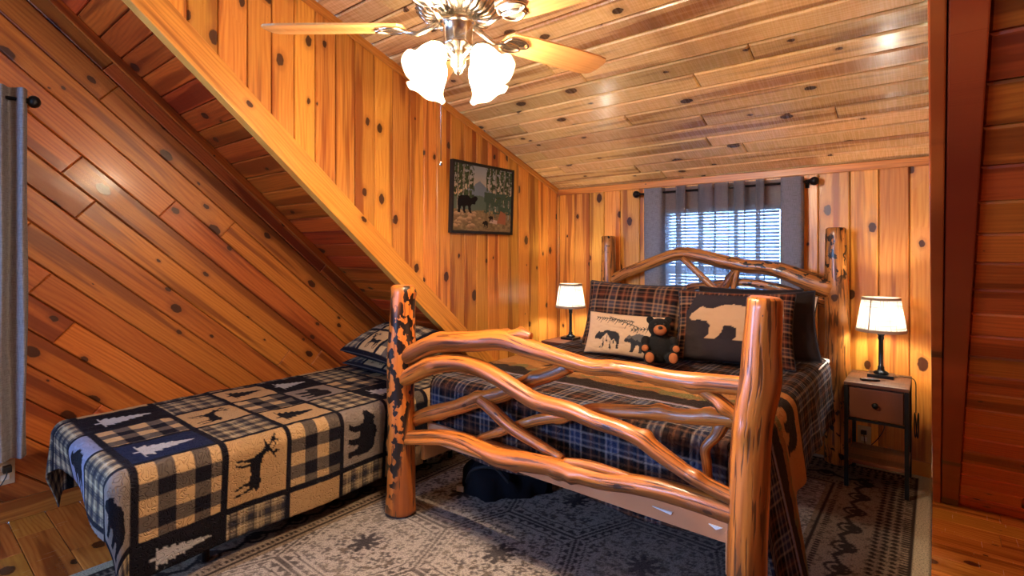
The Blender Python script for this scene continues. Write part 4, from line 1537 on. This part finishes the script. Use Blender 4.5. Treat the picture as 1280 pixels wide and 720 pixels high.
nightstand('rustic brown nightstand with black legs right of the log bed', (-.252, 3.59, .0135))
nightstand('rustic nightstand half hidden left of the log bed', (-2.33, 3.60, .0135))


def lamp(label, loc, rz, col):
    r = thing('table_lamp', label, 'lamp', loc, (0, 0, rz), 'bedside lamps')
    MB().box((-.062, -.055, 0), (.062, .055, .018), .003).build('base', M['dark_lamp'], r)
    MB().lathe([(.036, .018), (.038, .024), (.03, .032), (.02, .036), (.015, .05), (.017, .056), (.012, .062), (.0115, .21), (.014, .213), (.016, .222), (.014, .235), (.018, .238), (.018, .246), (.006, .248), (.006, .30)], 20).build('stem', M['dark_lamp'], r)
    z0, z1, r0, r1 = .26, .455, .122, .092
    seg = 48
    s = MB()
    V, Fc, UV = [], [], []
    nz = 8
    for j in range(nz + 1):
        f = j / nz
        rr = r0 + (r1 - r0) * f
        for k in range(seg + 1):
            a = 2 * PI * k / seg
            V.append((rr * math.cos(a), rr * math.sin(a), z0 + (z1 - z0) * f))
            UV.append((a * .11, z0 + (z1 - z0) * f))
    m = seg + 1
    Fc = [(j * m + k, j * m + k + 1, (j + 1) * m + k + 1, (j + 1) * m + k) for j in range(nz) for k in range(seg)]
    sh = mesh('shade', V, Fc, M['shade'], r, smooth=True)
    uvl = sh.data.uv_layers.new(name='UVMap')
    for l in sh.data.loops: uvl.data[l.index].uv = UV[l.vertex_index]
    tb_ = NTRIM
    MB().lathe([(r0 + .001, z0 - .001), (r0 + .002, z0 + .016), (r0 - .0005, z0 + .016), (r0 - .0015, z0 - .001), (r0 + .001, z0 - .001)], seg, cap=False).build('lower_band', tb_, sh)
    MB().lathe([(r1 + .003, z1 - .015), (r1 + .001, z1 + .001), (r1 - .0015, z1 + .001), (r1 + .0005, z1 - .015), (r1 + .003, z1 - .015)], seg, cap=False).build('upper_band', tb_, sh)
    a = math.radians(-115) - rz
    MB().tube([((r0 + .0015) * math.cos(a), (r0 + .0015) * math.sin(a), z0), ((r1 + .0015) * math.cos(a), (r1 + .0015) * math.sin(a), z1)], .003, 6).build('side_seam', tb_, sh)
    for k in range(3):
        a = 2 * PI * k / 3
        MB().tube([(0, 0, .30), (.05 * math.cos(a), .05 * math.sin(a), z1 - .02), (r1 * math.cos(a) * .98, r1 * math.sin(a) * .98, z1 - .006)], .0018, 6).build('spider_arm', M['black_metal'], sh)
    MB().sphere((0, 0, .345), .024, 1, 1, 1.25).build('bulb', M['bulb_lamp'], r)
    return r


NTRIM = plain('shade_trim', hexc(150, 122, 100), .8)
lamp('lit burlap table lamp on the right nightstand beside the remote', (-.245, 3.655, .5945), 0, (1, .88, .70))
lamp('lit burlap table lamp left of the bed by the dormer corner', (-2.33, 3.62, .5945), 0, (1, .88, .68))

rem = thing('remote_control', 'small dark remote control in front of the right lamp base', 'remote', (-.285, 3.50, .5945), (0, 0, math.radians(-62)))
MB().box((-.016, -.045, 0), (.016, .045, .012), .004).build('case', M['black_plastic'], rem)
for k in range(3):
    MB().box((-.010, -.03 + .02 * k, .0121), (.010, -.02 + .02 * k, .0135)).build('button', plain('button', hexc(60, 70, 110), .5), rem)

# outlets, cords
def outlet(label, O, U, Vout, plugged=True):
    r = thing('wall_outlet', label, 'outlet')
    r.matrix_basis = frame(O, U, Vout)
    MB().box((-.036, .0005, -.058), (.036, .006, .058), .002).build('plate', M['ivory'], r)
    for z in (-.022, .022):
        f = MB().box((-.016, .006, z - .013), (.016, .0085, z + .013), .001).build('socket', M['white_plastic'], r)
    return r
outlet('ivory wall outlet behind the right nightstand', (-.345, YB, .175), (-1, 0, 0), (0, -1, 0))
outlet('ivory wall outlet below the dark curtain at the left edge', (XG, .40, .24), (0, -1, 0), (1, 0, 0))
pg = thing('power_plug', 'black plug with cord in the outlet below the dark curtain', 'plug', (XG + .009, .405, .262))
MB().box((0, -.016, -.016), (.034, .016, .016), .004).build('plug_body', M['black_plastic'], pg)
MB().tube([tuple(p) for p in catmull([(.03, 0, 0), (.05, -.01, -.03), (.045, -.04, -.075), (.03, -.11, -.1), (.02, -.25, -.12)], 6)], .0028, 6).build('cord', M['black_plastic'], pg)
cd = thing('lamp_cord', 'thin black lamp cord hanging down right of the right nightstand', 'cord', (0, 0, 0))
MB().tube([tuple(p) for p in catmull([(-.185, 3.68, .597), (-.14, 3.70, .60), (-.093, 3.71, .585), (-.088, 3.72, .50), (-.088, 3.72, .40)], 6)], .0026, 6).build('cord', M['black_plastic'], cd)
coil = []
for k in range(60):
    a = k / 60 * 2 * PI * 5
    coil.append((-.085 + .010 * math.sin(a * .5 + 1), 3.72 + .012 * math.cos(a * .2), .33 + .07 * math.cos(a)))
MB().tube(coil, .0028, 6).build('coil', M['black_plastic'], cd)
cd2 = thing('lamp_cord', 'black cord drooping from the outlet behind the right nightstand', 'cord')
MB().box((-.36, YB - .034, .185), (-.33, YB - .0095, .21), .004).build('plug_body', M['black_plastic'], cd2)
MB().tube([tuple(p) for p in catmull([(-.345, YB - .03, .19), (-.33, YB - .045, .12), (-.28, YB - .05, .17), (-.24, YB - .05, .26), (-.27, YB - .05, .33), (-.29, YB - .05, .36)], 6)], .0026, 6).build('cord', M['black_plastic'], cd2)

# ---------------------------------------------------------------- picture


def picture():
    y0, y1, z0, z1 = 2.52, 3.19, 1.445, 1.955
    r = thing('framed_picture', 'black framed canvas of a black bear in a birch forest on the side wall', 'picture', (XL + .001, (y0 + y1) / 2, z0), (0, math.radians(2.2), 0))
    w, h, dp = y1 - y0, z1 - z0, .034
    f = MB()
    t = .016
    f.box((0, -w / 2, 0), (dp, -w / 2 + t, h)).box((0, w / 2 - t, 0), (dp, w / 2, h)).box((0, -w / 2 + t, 0), (dp, w / 2 - t, t)).box((0, -w / 2 + t, h - t), (dp, w / 2 - t, h))
    f.build('frame', M['frame_black'], r)
    n, m = 170, 130
    U, Vv = np.meshgrid(np.linspace(0, 1, n), np.linspace(0, 1, m), indexing='ij')
    ww, hh = w - 2 * t - .008, h - 2 * t - .008
    x, y = U * 1.3, Vv
    C = np.zeros(U.shape + (3,))
    sky = np.array((214, 186, 150.)) * (1 - smooth(.45, 1, Vv))[..., None] + np.array((150, 160, 172.)) * smooth(.45, 1, Vv)[..., None]
    C[:] = sky
    mtn = Vv < .55 + .22 * (1 - np.abs(U - .42) * 3.2) * 1.0 + .05 * (fbm(U * 9, Vv * 9, 1) - .5)
    C[mtn & (Vv > .3)] = (120, 134, 152)
    hill = Vv < .48 + .10 * fbm(U * 5, U * 0, 2)
    C[hill] = (96, 112, 104)
    g = Vv < .30 + .05 * fbm(U * 6, U * 0 + 2, 4)
    C[g] = (np.array((134, 116, 88.)) * (.7 + .6 * fbm(U * 22, Vv * 30, 5))[..., None])[g]
    for k, (tx, wd, b0) in enumerate(((.06, .012, .3), (.15, .016, .28), (.24, .01, .34), (.60, .012, .25), (.70, .016, .22), (.78, .01, .3), (.86, .02, .15), (.95, .014, .2))):
        fol = (np.abs(U - tx + .05 * (fbm(U * 9, Vv * 9, k) - .5)) < .10 * (1.1 - .5 * Vv)) & (fbm(U * 26, Vv * 22, 20 + k) > .47) & (Vv > (.45 if tx > .5 else .5))
        C[fol] = (np.array((66, 80, 58.)) * (.6 + .8 * fbm(U * 40, Vv * 40, k))[..., None])[fol]
        tr = (np.abs(U - tx) < wd * .7) & (Vv > b0)
        C[tr] = (np.array((150, 146, 138.)) * (.5 + .8 * vnoise(U * 9, Vv * 40, k))[..., None])[tr]
    mid = (U > .5) & (Vv > .28) & (Vv < .62) & (fbm(U * 20, Vv * 16, 33) > .46)
    C[mid] = (70, 90, 78)
    for k in range(26):
        rx, ry, rr_ = .02 + .42 * hash2(k, 1, 1), .04 + .24 * hash2(k, 2, 1), .025 + .035 * hash2(k, 3, 1)
        ro = np.hypot((U - rx) * 1.0, (Vv - ry) * 1.3) < rr_
        C[ro] = (np.array((176, 146, 116.)) * (.65 + .5 * smooth(-rr_, rr_, Vv - ry))[..., None])[ro]
    tent = inpoly([(.74, .14), (.80, .34), (.90, .30), (.90, .12)], U, Vv)
    C[tent] = (164, 104, 78)
    C[inpoly([(.60, .14), (.64, .20), (.74, .18), (.74, .12)], U, Vv)] = (196, 170, 160)
    C[m_bear(1 - (U - .055) / .30, (Vv - .27) / .30)] = (30, 27, 30)
    C[capsule(U, Vv, (.33, .47), (.35, .5), .035)] = (30, 27, 30)
    C[m_bear((U - .48) / .10, (Vv - .06) / .12)] = (40, 36, 36)
    C[m_bear((U - .58) / .09, (Vv - .16) / .1)] = (46, 40, 40)
    X = np.full(U.shape, dp - .008)
    grid('canvas', X, -w / 2 + t + .004 + U * ww, t + .004 + Vv * hh, C, np.stack([x, y], -1), M['canvas'], r)
    MB().box((.002, -w / 2 + t, t), (dp - .010, w / 2 - t, h - t)).build('canvas_edge', M['frame_black'], r)


picture()

# ---------------------------------------------------------------- ceiling fan


def fan():
    fx, fy, fz = -1.26, 1.256, 2.07
    r = thing('ceiling_fan', 'ceiling fan with five light wood blades and four lit tulip lights', 'ceiling fan', (fx, fy, fz))
    top = zdorm(fy) - fz
    MB().lathe([(.008, top - .09), (.05, top - .085), (.07, top - .04), (.072, top + .03)], 24).build('canopy', M['nickel'], r)
    MB().tube([(0, 0, .17), (0, 0, top - .08)], .013, 12).build('downrod', M['nickel'], r)
    MB().lathe([(.02, .22), (.05, .21), (.11, .19), (.145, .15), (.152, .10), (.14, .06), (.11, .035), (.06, .03)], 40).build('motor_housing', M['nickel'], r)
    for k in range(30):
        a = 2 * PI * k / 30
        MB().tube([(.075 * math.cos(a), .075 * math.sin(a), .027), (.112 * math.cos(a), .112 * math.sin(a), .030), (.143 * math.cos(a), .143 * math.sin(a), .062)], .0045, 6).build('vent_rib', M['nickel'], r)
    MB().lathe([(.058, .032), (.062, .02), (.055, .012), (.05, .008), (.05, -.05), (.054, -.056), (.05, -.064), (.03, -.07), (.026, -.085), (.026, -.125), (.016, -.135), (.012, -.15), (.004, -.158)], 28).build('switch_housing', M['nickel'], r)
    base = YAW + math.radians(107)
    # blades: rear one points away from the camera between the two in view
    for k in range(5):
        a = YAW + math.atan2(.957, -.291) + k * 2 * PI / 5
        Mb = Matrix.Rotation(a, 4, 'Z') @ Matrix.Rotation(math.radians(-11), 4, 'X')
        # outline of blade, rounded tip
        out = [(.20, -.052), (.30, -.062), (.45, -.068), (.60, -.068), (.64, -.062), (.655, -.045), (.66, -.02), (.66, .02), (.655, .045), (.64, .062), (.60, .068), (.45, .068), (.30, .062), (.20, .052), (.185, .03), (.185, -.03)]
        n = len(out)
        V = [Mb @ Vector((x, y, .0)) for x, y in out] + [Mb @ Vector((x, y, .007)) for x, y in out]
        Fc = [tuple(range(n))[::-1], tuple(range(n, 2 * n))] + [(i, (i + 1) % n, n + (i + 1) % n, n + i) for i in range(n)]
        Vl = [Vector((x, y, z)) for z in (0, .007) for x, y in out]
        b = mesh('blade', Vl, Fc, M['blade'], r)
        b.matrix_basis = Mb
        ir = MB()
        ir.tube([(.07, 0, .02), (.10, 0, .0), (.14, 0, -.016), (.19, 0, -.006)], [.011, .010, .009, .008], 8)
        def loop(pts, rr):
            q = [tuple(p) for p in catmull(pts + [pts[0]], 5)]
            ir.tube(q, rr, 6, cap=False)
        loop([(.185, 0, -.006), (.20, -.035, -.005), (.25, -.04, -.005), (.285, -.012, -.005), (.26, .006, -.005), (.21, .008, -.005)], .006)
        loop([(.185, 0, -.006), (.20, .035, -.005), (.235, .042, -.005), (.265, .02, -.005), (.245, .0, -.005), (.21, -.006, -.005)], .006)
        ir.box((.19, -.038, -.004), (.27, .038, -.0005))
        o = ir.build('blade_iron', M['nickel'], b)
    # lights
    for k in range(4):
        a = YAW + PI / 4 + k * PI / 2 + .12
        Mr = Matrix.Rotation(a, 4, 'Z')
        arm = MB().tube([Mr @ Vector(p) for p in catmull([(.022, 0, -.10), (.045, 0, -.085), (.07, 0, -.075), (.085, 0, -.09)], 5)], .007, 8).build('light_arm', M['nickel'], r)
        tilt = math.radians(38)
        Ms = Mr @ Matrix.Translation((.085, 0, -.088)) @ Matrix.Rotation(PI - tilt, 4, 'Y')
        MB().lathe([(.014, -.012), (.022, -.004), (.023, .012), (.018, .02)], 16, Ms).build('socket_cup', M['nickel'], arm)
        prof = [(.022, .004), (.030, .014), (.040, .032), (.046, .054), (.049, .076), (.053, .096), (.062, .114), (.074, .126)]
        seg = 48
        V, Fc = [], []
        for i, (rr, z) in enumerate(prof):
            fl_ = smooth(.085, .132, np.array(z)).item()
            for q in range(seg):
                an = 2 * PI * q / seg
                rf = rr * (1 + .025 * fl_ * math.cos(an * 6))
                V.append(Ms @ Vector((rf * math.cos(an), rf * math.sin(an), z - .004 * fl_ * math.cos(an * 6))))
        for i in range(len(prof) - 1):
            for q in range(seg):
                q2 = (q + 1) % seg
                Fc.append((i * seg + q, i * seg + q2, (i + 1) * seg + q2, (i + 1) * seg + q))
        tu = mesh('glass_shade', V, Fc, M['tulip'], r, smooth=True)
        MB().sphere((0, 0, 0), .022, 1, 1, 1.3, M=Ms.to_3x3().to_4x4()).build('bulb', M['bulb_fan'], r, loc=Ms @ Vector((0, 0, .06)))
    cx = Matrix.Rotation(YAW, 4, 'Z')
    p = cx @ Vector((-.055, -.03, 0))
    MB().tube([(p.x * .6, p.y * .6, -.06), (p.x, p.y, -.07), (p.x, p.y, -.46)], .0013, 6).sphere((p.x, p.y, -.465), .005, 1, 1, 1.6).build('pull_chain', M['nickel'], r)
    p2 = cx @ Vector((.01, -.05, 0))
    MB().tube([(p2.x, p2.y, -.06), (p2.x, p2.y, -.15)], .0013, 6).sphere((p2.x, p2.y, -.153), .005, 1, 1, 1.6).build('pull_chain', M['nickel'], r)


fan()

# ---------------------------------------------------------------- dark bag under the bed


def bag():
    r = thing('duffel_bag', 'dark slumped fabric bag lying under the log bed by the left foot post', 'bag', (-1.86, 2.18, .0135), (0, 0, math.radians(20)))
    n, m = 40, 22
    U, Vv = np.meshgrid(np.linspace(0, 2 * PI, n), np.linspace(0, 1, m), indexing='ij')
    prof = np.sin(np.clip(Vv, 0, 1) * PI * .5) 
    rad = np.cos((Vv ** 1.6) * PI / 2)
    wob = 1 + .16 * np.sin(U * 3 + 1) + .1 * np.sin(U * 7 + Vv * 5) + .06 * np.sin(U * 11)
    X = np.cos(U) * .22 * rad * wob
    Y = np.sin(U) * .15 * rad * wob
    Z = .17 * prof * (1 + .12 * np.sin(U * 2 + .5))
    C = np.broadcast_to(np.array((24, 23, 28.)), U.shape + (3,))
    grid('bag_body', X, Y, Z, C, np.stack([U, Vv], -1), M['print'], r)
    MB().tube([tuple(p) for p in catmull([(-.16, -.10, .05), (-.10, -.14, .14), (.02, -.15, .17), (.1, -.14, .1)], 6)], .009, 8).build('strap', M['navy_fabric'], r)
    MB().box((-.205, -.13, .004), (-.165, -.118, .03)).build('tag', M['ivory'], r)


bag()
